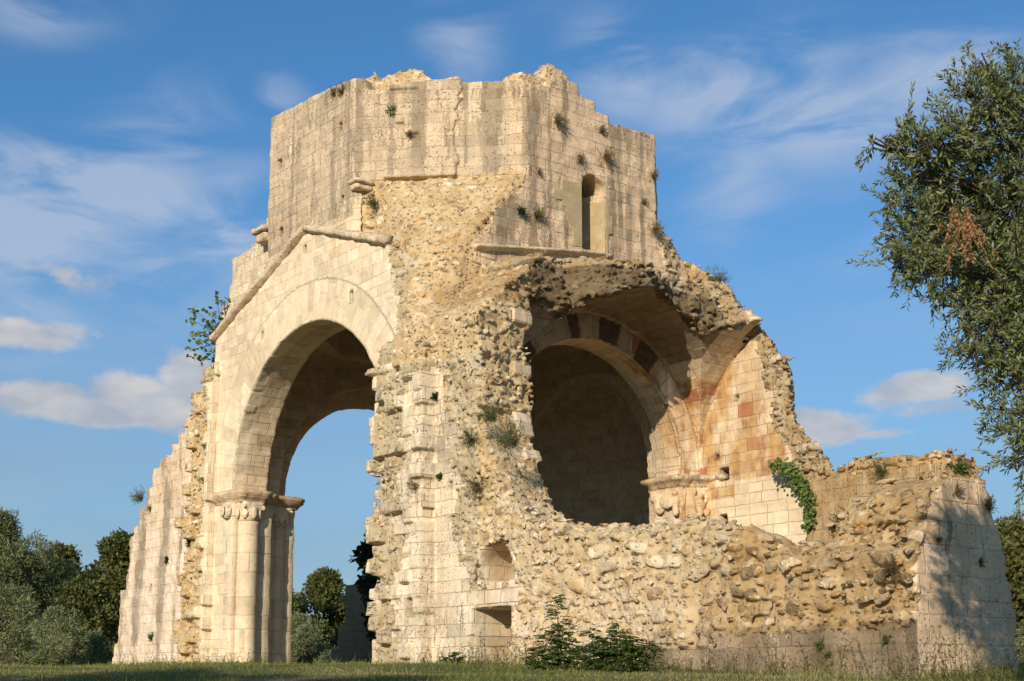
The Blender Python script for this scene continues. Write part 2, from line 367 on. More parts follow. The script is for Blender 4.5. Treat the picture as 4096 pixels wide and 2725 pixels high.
def stones(x, y, z, cell=.21, seed=0, want=False):
    """worley field of tumbled stones: signed distance, random ids"""
    best = np.full(x.shape, 9., np.float32); ia = np.zeros(x.shape, np.float32); ib = ia.copy()
    gx, gy, gz = x/cell, y/cell, z/(cell*.78)
    bx, by, bz = np.floor(gx-.5), np.floor(gy-.5), np.floor(gz-.5)
    for i in (0, 1):
        for j in (0, 1):
            for k in (0, 1):
                cx, cy, cz = bx+i, by+j, bz+k
                h1 = hsh(cx, cy, cz+seed*31); h2 = hsh(cx+91, cy, cz); h3 = hsh(cx, cy+57, cz); h4 = hsh(cx, cy, cz+133)
                dx = gx-(cx+.5+(h1-.5)*.55); dy = gy-(cy+.5+(h2-.5)*.55); dz = gz-(cz+.5+(h3-.5)*.55)
                th = h2*6.283; ca, sa = np.cos(th), np.sin(th)
                ux = dx*ca+dy*sa; uy = -dx*sa+dy*ca
                tl = (h1-.5)*1.2; uz = dz+ux*tl
                rad = np.where(h3 < .2, -.4, .2+.34*h4*h4+.1*h3)
                ua = np.abs(ux*.74); ub = np.abs(uy*1.05); uc = np.abs(uz*1.2)
                q = (.55*np.sqrt(ua**2+ub**2+uc**2)+.5*np.maximum(np.maximum(ua, ub), uc)-rad*.92)*cell
                m = q < best
                best = np.where(m, q, best); ia = np.where(m, h3, ia); ib = np.where(m, h4, ib)
    return best, ia, ib

def field(x, y, z):
    d, v = D0(x, y, z, True)
    dn = d
    for q in v: dn = np.maximum(dn, -q)
    # holes
    hv = np.full(x.shape, -9., np.float32)
    for q in HOLES: hv = np.maximum(hv, -q(x, y, z))
    A = ashlar(x, y, z, d, v)
    near = np.abs(dn) < .36
    disp = np.zeros(x.shape, np.float32)
    # ashlar relief: each block slightly proud or back
    row = row_of(z)
    u = np.where(np.abs(np.abs(x)-5) < .3, y, np.where(np.abs(np.abs(y)-5) < .3, x, (x-y)*SQ))
    blkid = np.floor(u/.46+hsh(row, row*0+5)*7)
    hb = hsh(blkid, row)
    diag = (x+y < -6.6) & (z > 11.87) & (z < 14.5)
    crack = interp(z, [(11.8, .5), (12.2, .5), (12.6, .42), (12.9, .38), (13.2, .46), (13.5, .3), (13.75, .45), (14.0, .62)])
    crk = np.where(diag & ((x-y)*SQ < crack+(hsh(row, row*0+9)-.5)*.22) & ((x-y)*SQ > -.9+(hsh(row, row*0+4)-.5)*.9), -.085, 0)
    dis_a = (hb-.5)*.022+np.where(hb > .93, -.02, 0)+crk
    m = near & A
    xm, ym, zm = x[m], y[m], z[m]
    rough = np.where((ym > 6) & (xm < -4), .034, np.where((zm > 9.5) | (ym < -16) | ((xm < -4.8) & (ym < -3.3)), .018, .008)).astype(np.float32)
    disp[m] = dis_a[m]+(vnoise(xm, ym, zm, 3.4, 3)*.7+vnoise(xm, ym, zm*.7, 8.5, 4)*.6)*rough
    # rubble
    r = near & ~A
    xr, yr, zr = x[r], y[r], z[r]
    base = vnoise(xr, yr, zr, 1.3, 1)*.08+vnoise(xr, yr, zr, 4.5, 2)*.04
    bold = np.where((yr < -13.2) & (xr < -4) & (zr < 3.2), 1.0, np.where((yr < -8.7) & (xr < -3), .6, .3))
    bold = np.where((zr > 8.0) & (zr < 9.8) & (yr < -5.3) & (xr > -3.3), 1.0, bold)
    bold = np.where((zr > 6.5) & (xr+yr < -6.9) & (yr > -6), .05, bold)
    bold = np.where((xr > 3.2) & (yr < -5.5), .6, bold)
    base = base*(.6+bold)
    st, _, _ = stones(xr, yr, zr, .17, 0)
    st2, _, _ = stones(xr+3.3, yr+1.7, zr, .36, 5)
    db = dn[r]+base+.05
    stn = np.minimum(st, st2+np.where((bold > .5), .015, .045))
    lim = .055+.045*bold
    q = np.maximum(stn, db-lim)
    k = .014
    hh = np.clip(.5+.5*(db-q)/k, 0, 1)
    val = db*(1-hh)+q*hh-k*hh*(1-hh)
    out = dn+disp
    # toothing blocks on the broken stub ends
    tz = ((x < -4.9) & (y > -5.6) & (y < -3.3) & (z < 7.0)) | ((x < -4.85) & (y > 4.5) & (y < 6.3) & (z < 8.6))
    rowt = np.floor(z/.31); colt = np.floor(y/.37+.3*hsh(rowt, rowt*0+2))
    ht = hsh(rowt, colt+50)
    wend = (x > -4.0) & (x < -3.3) & (y < -6.4) & (y > -7.7) & (z < 7.9) & (z > 4.2) & (hsh(row, 0*row+78) > .45)
    pr = .04+.12*hsh(colt, rowt+9)
    out = np.where(tz & (ht > .56), out-pr, out)
    out = np.where(wend & A, out-.07, out)
    out[r] = val+np.where(tz[r] & (ht[r] > .66), -pr[r], 0)
    out = np.maximum(out, hv)
    return out.astype(np.float32)

# ------------------------------------------------------------------ surface nets
H = 0.04
LO = np.array([-5.85, -17.6, 0.0]); HI = np.array([8.4, 12.8, 15.6])
def polygonise():
    nb = np.ceil((HI-LO)/H/8).astype(int); n = nb*8
    V = np.empty(n, np.float32)
    B = 8*H
    cx = LO[0]+(np.arange(nb[0])+.5)*B-H/2; cy = LO[1]+(np.arange(nb[1])+.5)*B-H/2; cz = LO[2]+(np.arange(nb[2])+.5)*B-H/2
    X, Y, Z = np.meshgrid(cx, cy, cz, indexing='ij')
    X = X.astype(np.float32); Y = Y.astype(np.float32); Z = Z.astype(np.float32)
    dc = D0(X.ravel(), Y.ravel(), Z.ravel()).reshape(nb)
    V[:] = np.where(np.repeat(np.repeat(np.repeat(dc, 8, 0), 8, 1), 8, 2) < 0, -1, 1)
    keep = np.argwhere(np.abs(dc) < .6)
    off = np.stack(np.meshgrid(*[np.arange(8)]*3, indexing='ij'), -1).reshape(-1, 3)
    CHK = 2500
    for i in range(0, len(keep), CHK):
        kk = keep[i:i+CHK]
        idx = (kk[:, None, :]*8+off[None]).reshape(-1, 3)
        P = (LO+idx*H).astype(np.float32)
        f = field(P[:, 0].copy(), P[:, 1].copy(), P[:, 2].copy())
        V[idx[:, 0], idx[:, 1], idx[:, 2]] = f
    print('field', round(time.time()-T0, 1), len(keep)*512)
    ins = V < 0
    c = ins[:-1, :-1, :-1]
    al = c.copy(); an = c.copy()
    sl_ = [slice(None, -1), slice(1, None)]
    for i in (0, 1):
        for j in (0, 1):
            for k in (0, 1):
                q = ins[sl_[i], sl_[j], sl_[k]]; al &= q; an |= q
    act = an & ~al
    ai = np.argwhere(act)
    vid = np.full(act.shape, -1, np.int32); vid[ai[:, 0], ai[:, 1], ai[:, 2]] = np.arange(len(ai))
    pos = np.zeros((len(ai), 3), np.float64); cnt = np.zeros(len(ai))
    cor = [(i, j, k) for i in (0, 1) for j in (0, 1) for k in (0, 1)]
    val = {cc: V[ai[:, 0]+cc[0], ai[:, 1]+cc[1], ai[:, 2]+cc[2]] for cc in cor}
    for a in cor:
        for axx in range(3):
            if a[axx] == 0:
                b = list(a); b[axx] = 1; b = tuple(b)
                va, vb = val[a], val[b]; m = (va < 0) != (vb < 0)
                t = va[m]/(va[m]-vb[m])
                pp = np.tile(np.array(a, float), (m.sum(), 1)); pp[:, axx] += t
                pos[m] += pp; cnt[m] += 1
    P = LO+(ai+pos/cnt[:, None])*H
    F = []
    for axx in range(3):
        s0 = [slice(None)]*3; s1 = [slice(None)]*3; s0[axx] = slice(None, -1); s1[axx] = slice(1, None)
        ch = ins[tuple(s0)] != ins[tuple(s1)]
        e = np.argwhere(ch)
        o = [a for a in range(3) if a != axx]
        ok = (e[:, o[0]] > 0) & (e[:, o[1]] > 0) & (e[:, o[0]] < vid.shape[o[0]]) & (e[:, o[1]] < vid.shape[o[1]])
        e = e[ok]
        q = []
        for (du, dv) in ((-1, -1), (0, -1), (0, 0), (-1, 0)):
            g = e.copy(); g[:, o[0]] += du; g[:, o[1]] += dv; q.append(vid[g[:, 0], g[:, 1], g[:, 2]])
        q = np.stack(q, 1)
        flip = ins[e[:, 0], e[:, 1], e[:, 2]]
        if axx == 1: flip = ~flip
        q[~flip] = q[~flip][:, ::-1]
        F.append(q)
    F = np.concatenate(F); F = F[(F >= 0).all(1)]
    return P.astype(np.float32), F

PARTS = ['drum_wall', 'gable_wall', 'nave_wall_stub', 'transept_wall', 'corner_wall', 'transept_vault', 'side_wall', 'apse', 'crossing_arch', 'pier', 'foundation_wall', 'low_wall', 'transept_wall', 'nave_wall_stub']
def attributes(P):
    x, y, z = P[:, 0].copy(), P[:, 1].copy(), P[:, 2].copy()
    e = .03
    g = np.stack([D0(x+e, y, z)-D0(x-e, y, z), D0(x, y+e, z)-D0(x, y-e, z), D0(x, y, z+e)-D0(x, y, z-e)], 1)
    g /= np.linalg.norm(g, axis=1)[:, None]+1e-6
    d, v = D0(x, y, z, True)
    A = ashlar(x, y, z, d, v)
    nx, ny, nz = g.T
    A &= ~((nz > .7) & (d > -.3))
    s1, a1, b1 = stones(x, y, z, .17, 0); bigz = (y < -7.6) | (x > 3.2)
    s2, a2, b2 = stones(x+3.3, y+1.7, z, .36, 5)
    two = s2+np.where(bigz, .015, .045) < s1
    ss = np.where(two, s2+np.where(bigz, .015, .045), s1); ida = np.where(two, a2, a1); idb = np.where(two, b2, b1)
    cov = np.clip(.45-ss/.02, 0, 1)
    # wall coordinates
    u = np.where(np.abs(nx) > np.abs(ny)*1.6, y, np.where(np.abs(ny) > np.abs(nx)*1.6, x, np.where(nx*ny > 0, (x-y)*SQ, (x+y)*SQ)))
    w = z.copy()
    u = u+z*0
    # soffits and rings
    def onv(i, t=.13): return np.abs(v[i]) < t
    m = onv(0) & (z > 5.15) & (np.abs(nx) < .6); th = np.arctan2(z-5.15, y); w = np.where(m, th*3.68+5, w); u = np.where(m, x+3, u)
    ring = (np.abs(x+5) < .2) & (z > 5.15) & (np.hypot(y, z-5.15) < 4.7) & (np.hypot(y, z-5.15) > 3.66) & (nx < -.6) & (y > -4) & A
    th = np.arctan2(z-5.15, y); w = np.where(ring, th*3.68*1.05+40, w); u = np.where(ring, np.hypot(y, z-5.15)*.42+8, u)
    m = onv(3) & (z > 5.38) & (np.abs(ny) < .6); th = np.arctan2(z-5.38, x); w = np.where(m, th*2.84+7, w); u = np.where(m, y+3, u)
    r3 = np.hypot(x, z-5.38); rs = (np.abs(np.abs(y)-5) < .25) & (z > 5.38) & (r3 < 3.42) & (r3 > 2.8) & (np.abs(ny) > .5)
    w = np.where(rs, np.arctan2(z-5.38, x)*2.84*1.0+60, w); u = np.where(rs, r3*.4+9, u)
    r5 = np.hypot(y, z-5.35); ra = (x > 2.6) & (x < 3.4) & (z > 5.35) & (r5 < 4.1) & (np.abs(nx) > .5)
    w = np.where(ra, np.arctan2(z-5.35, y)*3.6+80, w); u = np.where(ra, r5*.4+2, u)
    m = onv(6) & (x > 3.5); w = np.where(m & (z > 5.5), np.arctan2(z-5.5, np.hypot(x-3.6, y))*3.3+5.5, w); u = np.where(m, np.arctan2(y, x-3.6)*3.3, u)
    m = onv(7) & (np.abs(nz) > .15) & (z > 5.6)
    bx = arch2(y+8.85, z, 3.85, 5.15); by = arch2(x, z, 3.42, 5.5)
    isx = bx < by
    w = np.where(m, np.where(isx, np.arctan2(z-5.15, y+8.85)*3.85, np.arctan2(z-5.5, x)*3.42), w)
    u = np.where(m, np.where(isx, x, y), u)
    # painted-on history: stains, warmth, lichen (they belong to the stone)
    stain = np.zeros_like(x); warm = np.zeros_like(x); white = np.zeros_like(x)
    dr = (z > 11.2) & (np.hypot(x, y) < 7.5) | ((y < -4.8) & (y > -5.3) & (z > 9.6))
    stain = np.where(dr, np.where(y < -4.7, .42, .5)+.12*vnoise(x, y, z, 1.1, 15), stain)
    ud = (x-y)*SQ
    diag = (x+y < -6.6) & (z > 11.8)
    for c0, wd, a in ((-.5, .17, 1.25), (1.25, .2, 1.45), (2.05, .14, .8), (-1.98, .14, .9), (.62, .07, .7), (-1.15, .08, .6)):
        stain = np.where(diag, np.maximum(stain, a*np.exp(-((ud-c0)/wd)**2)*np.clip((z-11.6)*1.2, .2, 1)+.3), stain)
    sf = (y < -4.7) & (y > -5.4) & (z > 9.5)
    for c0, wd, a in ((.62, .14, 1.3), (1.15, .14, 1.0), (-1.9, .2, 1.0), (-2.8, .5, .95), (1.6, .1, .9), (.85, .1, 1.1), (-.9, .14, .8), (-1.4, .1, .8)):
        stain = np.where(sf, np.maximum(stain, a*np.exp(-((x-c0)/wd)**2)), stain)
    stain = np.where((x < -4.7) & (z > 11) & (y > -2.1), .5, stain)
    for c0, wd, a in ((.85, .13, .8), (-.3, .1, .6), (-1.15, .16, .9), (-1.85, .12, .95), (1.75, .1, .6)):
        stain = np.where((x < -4.7) & (z > 11) & (y > -2.1), np.maximum(stain, a*np.exp(-((y-c0)/wd)**2)), stain)
    stain = np.where((z > 9.5) & (stain > .4), .4+(stain-.36)*np.clip(1.0+.9*vnoise(x, y, z*.8, 1.5, 12), .2, 1.6), stain)
    # gable wall is clean and creamy
    gw = (np.abs(x+5) < .4) & (y > -4.2) & (y < 4.95) & (z < 11.2-.363*np.abs(y))
    stain = np.where(gw, .04, stain); warm = np.where(gw, .42, warm)
    nwm = (x < -4.2) & (x > -4.85) & (y > 2) & (z > 8); warm = np.where(nwm, .35, warm); stain = np.where(nwm, .38, stain)
    nt = (np.abs(x+4.6) < .35) & (y > 6.0)
    white = np.where(nt, .9-np.clip((z-3.5)*.25, 0, .7), white)
    for c0, wd, a in ((8.75, .3, 1.3), (10.35, .32, 1.35), (11.35, .22, 1.1), (7.7, .14, .7)):
        stain = np.where(nt, np.maximum(stain, a*np.exp(-((y-c0-.25*vnoise(x*0, y*0, z, .9, 7))/wd)**2)*np.clip(.3+z*.35, .3, 1)), stain)
    stain = np.where(nt, .36+(stain-.3)*np.clip(.95+1.0*vnoise(x, y*1.6, z*.7, 1.1, 13), .2, 1.4), stain)
    nt2 = nt & (y < 7.6); warm = np.where(nt2, .25, warm)
    sb = (y < -16.5) & (x > -5.1); stain = np.where(sb, .34, stain)
    for c0, wd, a in ((-3.9, .16, 1.0), (-3.4, .2, .6), (-2.95, .25, .55), (-4.3, .25, .5)):
        stain = np.where(sb, np.maximum(stain, a*np.exp(-((x-c0)/wd)**2)*np.clip(z*.35, 0, 1)), stain)
    stain = np.where((x < -4.8) & (y < -11.9) & (z < .95), .9+.3*vnoise(x, y, z, 1.2, 8)+.25, stain)
    stain = np.where((x < -4.7) & (z < 6.9) & (y < -3.3) & (y > -6.9), .42+.25*vnoise(x, y, z, 1.4, 8), stain)
    warm = np.where((x < -4.7) & (z < 6.8) & (y < -3.4) & (y > -7), .45, warm)
    brown = ((x > 2.8) & (y < -8.6) & (x < 3.25) & (z < 4.9)).astype(np.float32)
    ewl = (np.abs(x-3.4) < .4) & (y > -8.6) & (y < -5)
    warm = np.where(ewl, np.clip(.38+np.clip(y+6.3, 0, 1)*.45+vnoise(x, y, z, .9, 9)*.2, .3, 1), warm)
    vlt = (y < -4.6) & (y > -9) & (z > 5.0) & (z < 9.3) & (x > 1.2) & (x < 3.5) | ((x > 2.4) & (x < 2.95) & (y < -3.5) & (y > -5.2))
    warm = np.where(vlt, np.clip(.95+vnoise(x, y, z, 1.1, 4)*.45, .3, 1), warm)
    cor = (x > 2.2) & (x < 3.6) & (y < -4.9) & (y > -6.2) & (z > 4.6) & (z < 8.2); warm = np.where(cor, 1., warm)
    inter = (np.abs(x) < 3.3) & (y > -9) & (y < -5.02) & (z > 7.5); warm = np.where(inter, .6, warm)
    apx = (x > 2.8) & (y > -4.2) & (y < 4.2) & (z < 9.6); warm = np.where(apx, .42, warm); stain = np.where(apx, .3, stain)
    crs = (np.abs(x) < 4.2) & (np.abs(y) < 4.4) & (z < 11.6) & (octin(x, y)); 
    warm = np.where(crs, .35, warm); stain = np.where(crs, .25, stain)
    wr = (x < -3.3) & (y < -7.6) & (y > -13.6) & (z > .0) & (z < 3.8); white = np.where(wr, .62+.35*vnoise(x, y, z, .8, 5)+np.clip(-11.5-y, -1, 1)*-.15, white)
    white = np.where((x < -4.5) & (y > -8.2) & (y < -3.3) & (z < 9.5), np.maximum(white, .25), white)
    white = np.where((x < -4.6) & (y < -8.2) & (y > -12) & (z < .8), .9, white)
    mask = np.stack([1.-A.astype(np.float32), stain, warm, white], 1).astype(np.float32)
    grime_shade = np.zeros_like(x); big_ = np.zeros_like(x); jst = np.ones_like(x)  # darkening amount: dirt and dark stones, plus shade painted into sheltered stone
    jst = np.where(gw, .42, jst); jst = np.where(ring, .3, jst); jst = np.where(apx | crs, .55, jst)
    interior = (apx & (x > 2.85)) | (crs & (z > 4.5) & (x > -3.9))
    grime_shade = np.where(interior, np.where(apx & (x > 3.3), .40, .30), grime_shade)  # apse and crossing interior: shade put into the stone colour
    grime_shade = np.where((y < -5.02) & (y > -8) & (z > 7.2) & (x > -3.4) & (x < 2.4) & (z < 9.2), .66*np.clip((z-7.0)*1.5, 0, 1), grime_shade)  # vault underside: painted shade, deepening towards the crown
    wedge = np.floor(np.arctan2(z-5.38, x)*2.84/.29)
    hw_ = hsh(wedge, wedge*0+11)
    ringd = rs & (y < 0) & (z > 6.2) & (x < 2.4)
    grime_shade = np.where(ringd, np.where(hw_ > .55, .96, .38), grime_shade)  # near-black voussoirs are dark stone; the paler ones carry painted shade
    nee_ = (x > 3.2) & (y > 4.4); stain = np.where(nee_, .9, stain); grime_shade = np.where(nee_, .4, grime_shade)  # north transept east wall: its shade is put into the colour
    plf = (x < -4.8) & (y < -11.8) & (z < .95); grime_shade = np.where(plf, np.clip(.34+.4*vnoise(x, y*1.5, z*.5, 1.6, 21), 0, .75), grime_shade); warm = np.where(plf, .25, warm)
    bigf = ((y < -16.6) & (x > -5.2)) | ((x < -4.8) & (y < -11.8) & (z < .95))
    big_ = np.where(bigf, 1., 0)
    w = np.where(bigf, w*.8, w); u = np.where(bigf, u*.8, u)
    pink = np.where(bigf | sf | ((np.abs(x+4.6) < .3) & (y > 6)), 1.0, 0.)
    nee_w = (x > 3.2) & (y > 4.4)
    jst = np.where(nt, .55, jst); jst = np.where((z > 9.6) & ~gw, .72, jst); jst = np.where(bigf, .6, jst); jst = np.where(ewl, .75, jst); jst = np.where((x < -4.8) & (y < -3.3) & (y > -7) & (z < 7), .8, jst)
    rb = ((y < -12.9) & (x < -3.4)) | ((y < -5.1) & (z > 8) & (z < 10.5)) | ((x > 3.2) & (y < -5))
    brown = np.maximum(brown, np.where(nee_w, .7, 0))
    brown = np.maximum(brown, np.where(rb & ~A, .55+.3*vnoise(x, y, z, .7, 6), 0))
    brown = np.maximum(brown, np.where((nwm | ((z > 8) & (y < -4.7) & (y > -5.6))) & ~A, .3, 0))
    ext = np.stack([jst, grime_shade, pink, brown], 1).astype(np.float32)
    stone = np.stack([ida, idb, cov, np.ones_like(x)], 1).astype(np.float32)
    # per-voussoir dark stone in the south arch ring
    lab = np.full(len(x), 3)
    lab[(z > 9.4)] = 0
    lab[(z > 9.4) & (y < -5.15)] = 5
    lab[(x < -4.3) & (y > -4.4) & (y < 5.0) & (z < 11.22-.363*np.abs(y)) & (z <= 11.3)] = 1
    lab[(x < -4.99) & (x < -4.95) & (np.abs(y) > 3.7) & (z < 7.4) & ((y > 4.6) | ((y < -3.7) & (x < -5.02)))] = 2
    low = z < 9.4
    lab[low & (x > -3.97) & (x < 2.9) & (np.abs(y) < 5.02)] = 8
    lab[low & (x > 2.75) & (np.abs(y) < 4.6)] = 7
    lab[low & (x < 2.75) & (x > -5.2) & (y <= -4.15) & (y > -8.8) & (x < -3.4) & (y < -4.4)] = 9
    lab[low & (y < -5.02) & (x > -3.45) & (x < 3.38) & (z > 5)] = 5
    lab[(x >= 3.36) & (y < -4.4) & (z < 11)] = 6
    lab[(x < -3.3) & (y < -8.8)] = 3
    lab[(x < -2.0) & (y < -15.55+.0*z) & (x > -5.2)] = 4
    lab[(x < -4.9) & (y < -11.8) & (z < .9) & (y > -17.1) & (nz < .7)] = 10
    lab[(x > 3.0) & (y > 4.5)] = 11
    lab[(x < -3.2) & (y > 5.0) & (x > -5)] = 3
    lab[(x < -1) & (y > 1.5) & (x > -4.75) & (z > 8.6) & (octv_(x, y) > 4.9) & (z < 12.9)] = 3
    lab[(lab == 3) & (y > 0)] = 12; lab[(lab == 2) & (y > 0)] = 13
    return mask, stone, np.stack([u, w, 0*u], 1).astype(np.float32), lab, ext
def octv_(x, y): return np.maximum(np.maximum(np.abs(x), np.abs(y)), (np.abs(x)+np.abs(y))*SQ)
def octin(x, y): return octv_(x, y) < 5.2

# ------------------------------------------------------------------ materials
def new_mat(name):
    m = bpy.data.materials.new(name); m.use_nodes = True; t = NT(m.node_tree); t.n.clear()
    b = t.new('ShaderNodeBsdfPrincipled'); o = t.new('ShaderNodeOutputMaterial'); t.l.new(b.outputs[0], o.inputs[0])
    b.inputs['Roughness'].default_value = .9; b.inputs['Specular IOR Level'].default_value = .2
    return m, t, b
def attr(t, name): return t.new('ShaderNodeAttribute', attribute_name=name)

def masonry_material():
    m, t, b = new_mat('masonry')
    mk = attr(t, 'mask'); st = attr(t, 'stone'); uv = attr(t, 'uvm')
    sep = t.new('ShaderNodeSeparateColor'); t.put(sep, 0, mk.outputs['Color'])
    rub, stain, warm = sep.outputs[0], sep.outputs[1], sep.outputs[2]; white = mk.outputs['Alpha']
    ss = t.new('ShaderNodeSeparateColor'); t.put(ss, 0, st.outputs['Color']); ida, idb, cov = ss.outputs
    ex = attr(t, 'ext'); se = t.new('ShaderNodeSeparateColor'); t.put(se, 0, ex.outputs['Color']); jst, grime_shade, pink = se.outputs
    su = t.new('ShaderNodeSeparateXYZ'); t.put(su, 0, uv.outputs['Vector']); u, w = su.outputs[0], su.outputs[1]
    geo = t.new('ShaderNodeNewGeometry'); P = geo.outputs['Position']; N = geo.outputs['Normal']
    sn = t.new('ShaderNodeSeparateXYZ'); t.put(sn, 0, N)
    # wobble
    wob = t.noise(P, 3.4, 4, .6).outputs[0]
    wv = t.m('ADD', w, t.m('MULTIPLY', t.m('SUBTRACT', wob, .5), .055))
    uu = t.m('ADD', u, t.m('MULTIPLY', t.m('SUBTRACT', wob, .5), .055))
    wr = t.m('DIVIDE', wv, .275)
    r1 = t.vor(None, 1, 'F1', '1D', .65, wr); r2 = t.vor(None, 1, 'DISTANCE_TO_EDGE', '1D', .65, wr)
    rs = t.new('ShaderNodeSeparateColor'); t.put(rs, 0, r1.outputs['Color'])
    ub = t.m('ADD', t.m('DIVIDE', uu, .52), t.m('MULTIPLY', rs.outputs[0], 91.7))
    b1 = t.vor(None, 1, 'F1', '1D', .95, ub); b2 = t.vor(None, 1, 'DISTANCE_TO_EDGE', '1D', .95, ub)
    bs = t.new('ShaderNodeSeparateColor'); t.put(bs, 0, b1.outputs['Color']); br, bg, bb = bs.outputs
    joint = t.m('MINIMUM', t.m('MULTIPLY', r2.outputs['Distance'], .275), t.m('MULTIPLY', b2.outputs['Distance'], .52))
    jn = t.noise(P, 9, 2, .6).outputs[0]
    jm = t.m('MULTIPLY', t.mr(joint, t.m('ADD', .001, t.m('MULTIPLY', jn, .005)), t.m('ADD', .008, t.m('MULTIPLY', jn, .012)), 1, 0), t.m('MULTIPLY', jst, t.mr(t.noise(P, 1.9, 3, .6).outputs[0], .33, .6, .25, 1.0)))
    # block colour
    c = t.ramp(br, [(0, (.46, .385, .285)), (.25, (.53, .45, .345)), (.5, (.58, .50, .385)), (.72, (.55, .45, .34)), (.9, (.60, .53, .43)), (1, (.50, .39, .26))])
    big = t.noise(P, .55, 4, .6).outputs[0]; med = t.noise(P, 4.5, 5, .65).outputs[0]; fine = t.noise(P, 30, 4, .7).outputs[0]
    c = t.mix(1, c, t.ramp(med, [(.25, .82), (.5, 1.0), (.75, 1.1)]), 'MULTIPLY')
    c = t.mix(1, c, t.ramp(big, [(.3, (.90, .87, .84)), (.6, (1.04, 1.03, 1.0))]), 'MULTIPLY')
    # creamy / orange patina
    c = t.mix(t.m('MULTIPLY', pink, t.mr(big, .3, .6, .5, 1.)), c, t.mix(1, c, (1.16, 1.07, 1.03), 'MULTIPLY'))
    creamy = t.mix(1, c, (1.31, 1.28, 1.19), 'MULTIPLY')
    c = t.mix(t.mr(warm, 0, .45), c, creamy)
    wn = t.noise(t.mapv(P, (1, 1, .45)), 1.7, 5, .65).outputs[0]
    orange = t.ramp(t.noise(P, 2.6, 3, .6).outputs[0], [(.35, (.30, .13, .05)), (.5, (.47, .25, .09)), (.65, (.55, .36, .15))])
    c = t.mix(t.m('MULTIPLY', t.mr(warm, .45, 1.0), t.mr(wn, .38, .55, 0, .9)), c, orange)
    c = t.mix(t.m('MULTIPLY', t.mr(warm, .1, .5), t.mr(t.m('ADD', wn, t.m('MULTIPLY', bg, .1)), .62, .74, 0, .4)), c, (.54, .38, .18))
    red = t.m('MULTIPLY', t.mr(bb, .93, .94), t.mr(warm, .7, .9)); c = t.mix(t.m('MULTIPLY', red, .75), c, (.36, .12, .06))
    # whitewash of lichen
    wl = t.noise(t.mapv(P, (1, 1, .6)), 6.0, 6, .75).outputs[0]
    c = t.mix(t.m('MULTIPLY', white, t.mr(wl, .36, .60, 0, .9)), c, (.70, .66, .60))
    # pits
    pv = t.noise(t.mapv(P, (1, 1, 1.5)), 17, 3, .6).outputs[0]
    pit = t.m('MULTIPLY', t.mr(pv, .625, .68), t.mr(t.noise(P, 2.1, 2, .5).outputs[0], .38, .56))
    pit = t.m('MULTIPLY', pit, t.mr(stain, .0, .35, .15, 1.0))
    c = t.mix(t.m('MULTIPLY', pit, .85), c, (.10, .075, .055))
    # run-off stains: tall streaks
    s1 = t.noise(t.mapv(P, (1, 1, .16)), 5.5, 5, .65, dist=.4).outputs[0]
    s2 = t.noise(P, 15, 5, .82).outputs[0]
    sf = t.m('ADD', t.m('MULTIPLY', s1, .5), t.m('MULTIPLY', s2, .5))
    thr = t.m('SUBTRACT', .655, t.m('MULTIPLY', stain, .235))
    sm = t.mr(t.m('SUBTRACT', sf, thr), -.012, .03)
    sm = t.m('MULTIPLY', sm, t.mr(stain, .02, .3))
    sm = t.m('MULTIPLY', sm, t.mr(br, 0, 1, .45, 1.0))
    c = t.mix(t.m('MULTIPLY', sm, .86), c, t.mix(t.mr(s2, .35, .7), (.095, .073, .052), (.26, .21, .155)))
    gb = t.m('MULTIPLY', t.mr(bg, .62, .8), t.mr(stain, .3, .6))
    c = t.mix(t.m('MULTIPLY', gb, .55), c, t.mix(s2, (.22, .19, .155), (.40, .35, .28)))
    mo = t.mr(t.noise(t.mapv(P, (1, 1, .8)), 24, 5, .8).outputs[0], .50, .64)
    c = t.mix(t.m('MULTIPLY', t.m('MULTIPLY', mo, t.mr(stain, .1, .6)), .42), c, (.23, .19, .145))
    brn = ex.outputs['Alpha']; brna = t.m('MULTIPLY', brn, t.m('SUBTRACT', 1, rub))
    c = t.mix(t.m('MULTIPLY', brna, t.mr(t.noise(t.mapv(P, (1, 1, .35)), 6, 6, .7).outputs[0], .3, .6, .5, 1.)), c, t.mix(t.mr(s2, .35, .65), (.19, .11, .045), (.38, .28, .15)))
    # mortar
    c = t.mix(t.m('MULTIPLY', jm, .6), c, t.mix(t.mr(t.noise(P, 1.3).outputs[0], .42, .6), (.24, .18, .12), (.50, .40, .27)))
    c = t.mix(t.m('MULTIPLY', grime_shade, t.mr(med, .25, .7, 1.0, .85)), c, (.045, .027, .014))  # dirt and painted shade both pull the stone towards dark brown
    # ---------------- rubble
    rc = t.ramp(ida, [(0, (.16, .125, .085)), (.12, (.28, .235, .17)), (.26, (.46, .34, .19)), (.38, (.58, .50, .37)), (.52, (.30, .24, .165)), (.64, (.72, .65, .53)), (.76, (.52, .46, .37)), (.88, (.50, .36, .18)), (.965, (.32, .19, .11)), (1, (.55, .48, .40))], 'CONSTANT')
    rc = t.mix(1, rc, t.ramp(t.noise(P, 12, 4, .7).outputs[0], [(.3, .62), (.7, 1.3)]), 'MULTIPLY')
    rc = t.mix(1, rc, t.mix(idb, (.88, .87, .85), (1.3, 1.26, 1.18)), 'MULTIPLY')
    mort = t.ramp(t.noise(P, 2.0, 5, .6).outputs[0], [(.32, (.48, .345, .175)), (.5, (.61, .475, .275)), (.68, (.72, .60, .41))])
    # small stones in the mortar
    v3 = t.vor(t.mapv(t.mapv(P, (1, 1, 1)), (1, 1, 1.5)), 9, 'F1', '3D', 1.0); v3e = t.m('SUBTRACT', .34, v3.outputs['Distance'])
    vs3 = t.new('ShaderNodeSeparateColor'); t.put(vs3, 0, v3.outputs['Color'])
    small = t.m('MULTIPLY', t.mr(v3e, -.02, .03), t.mr(vs3.outputs[1], .35, .37))
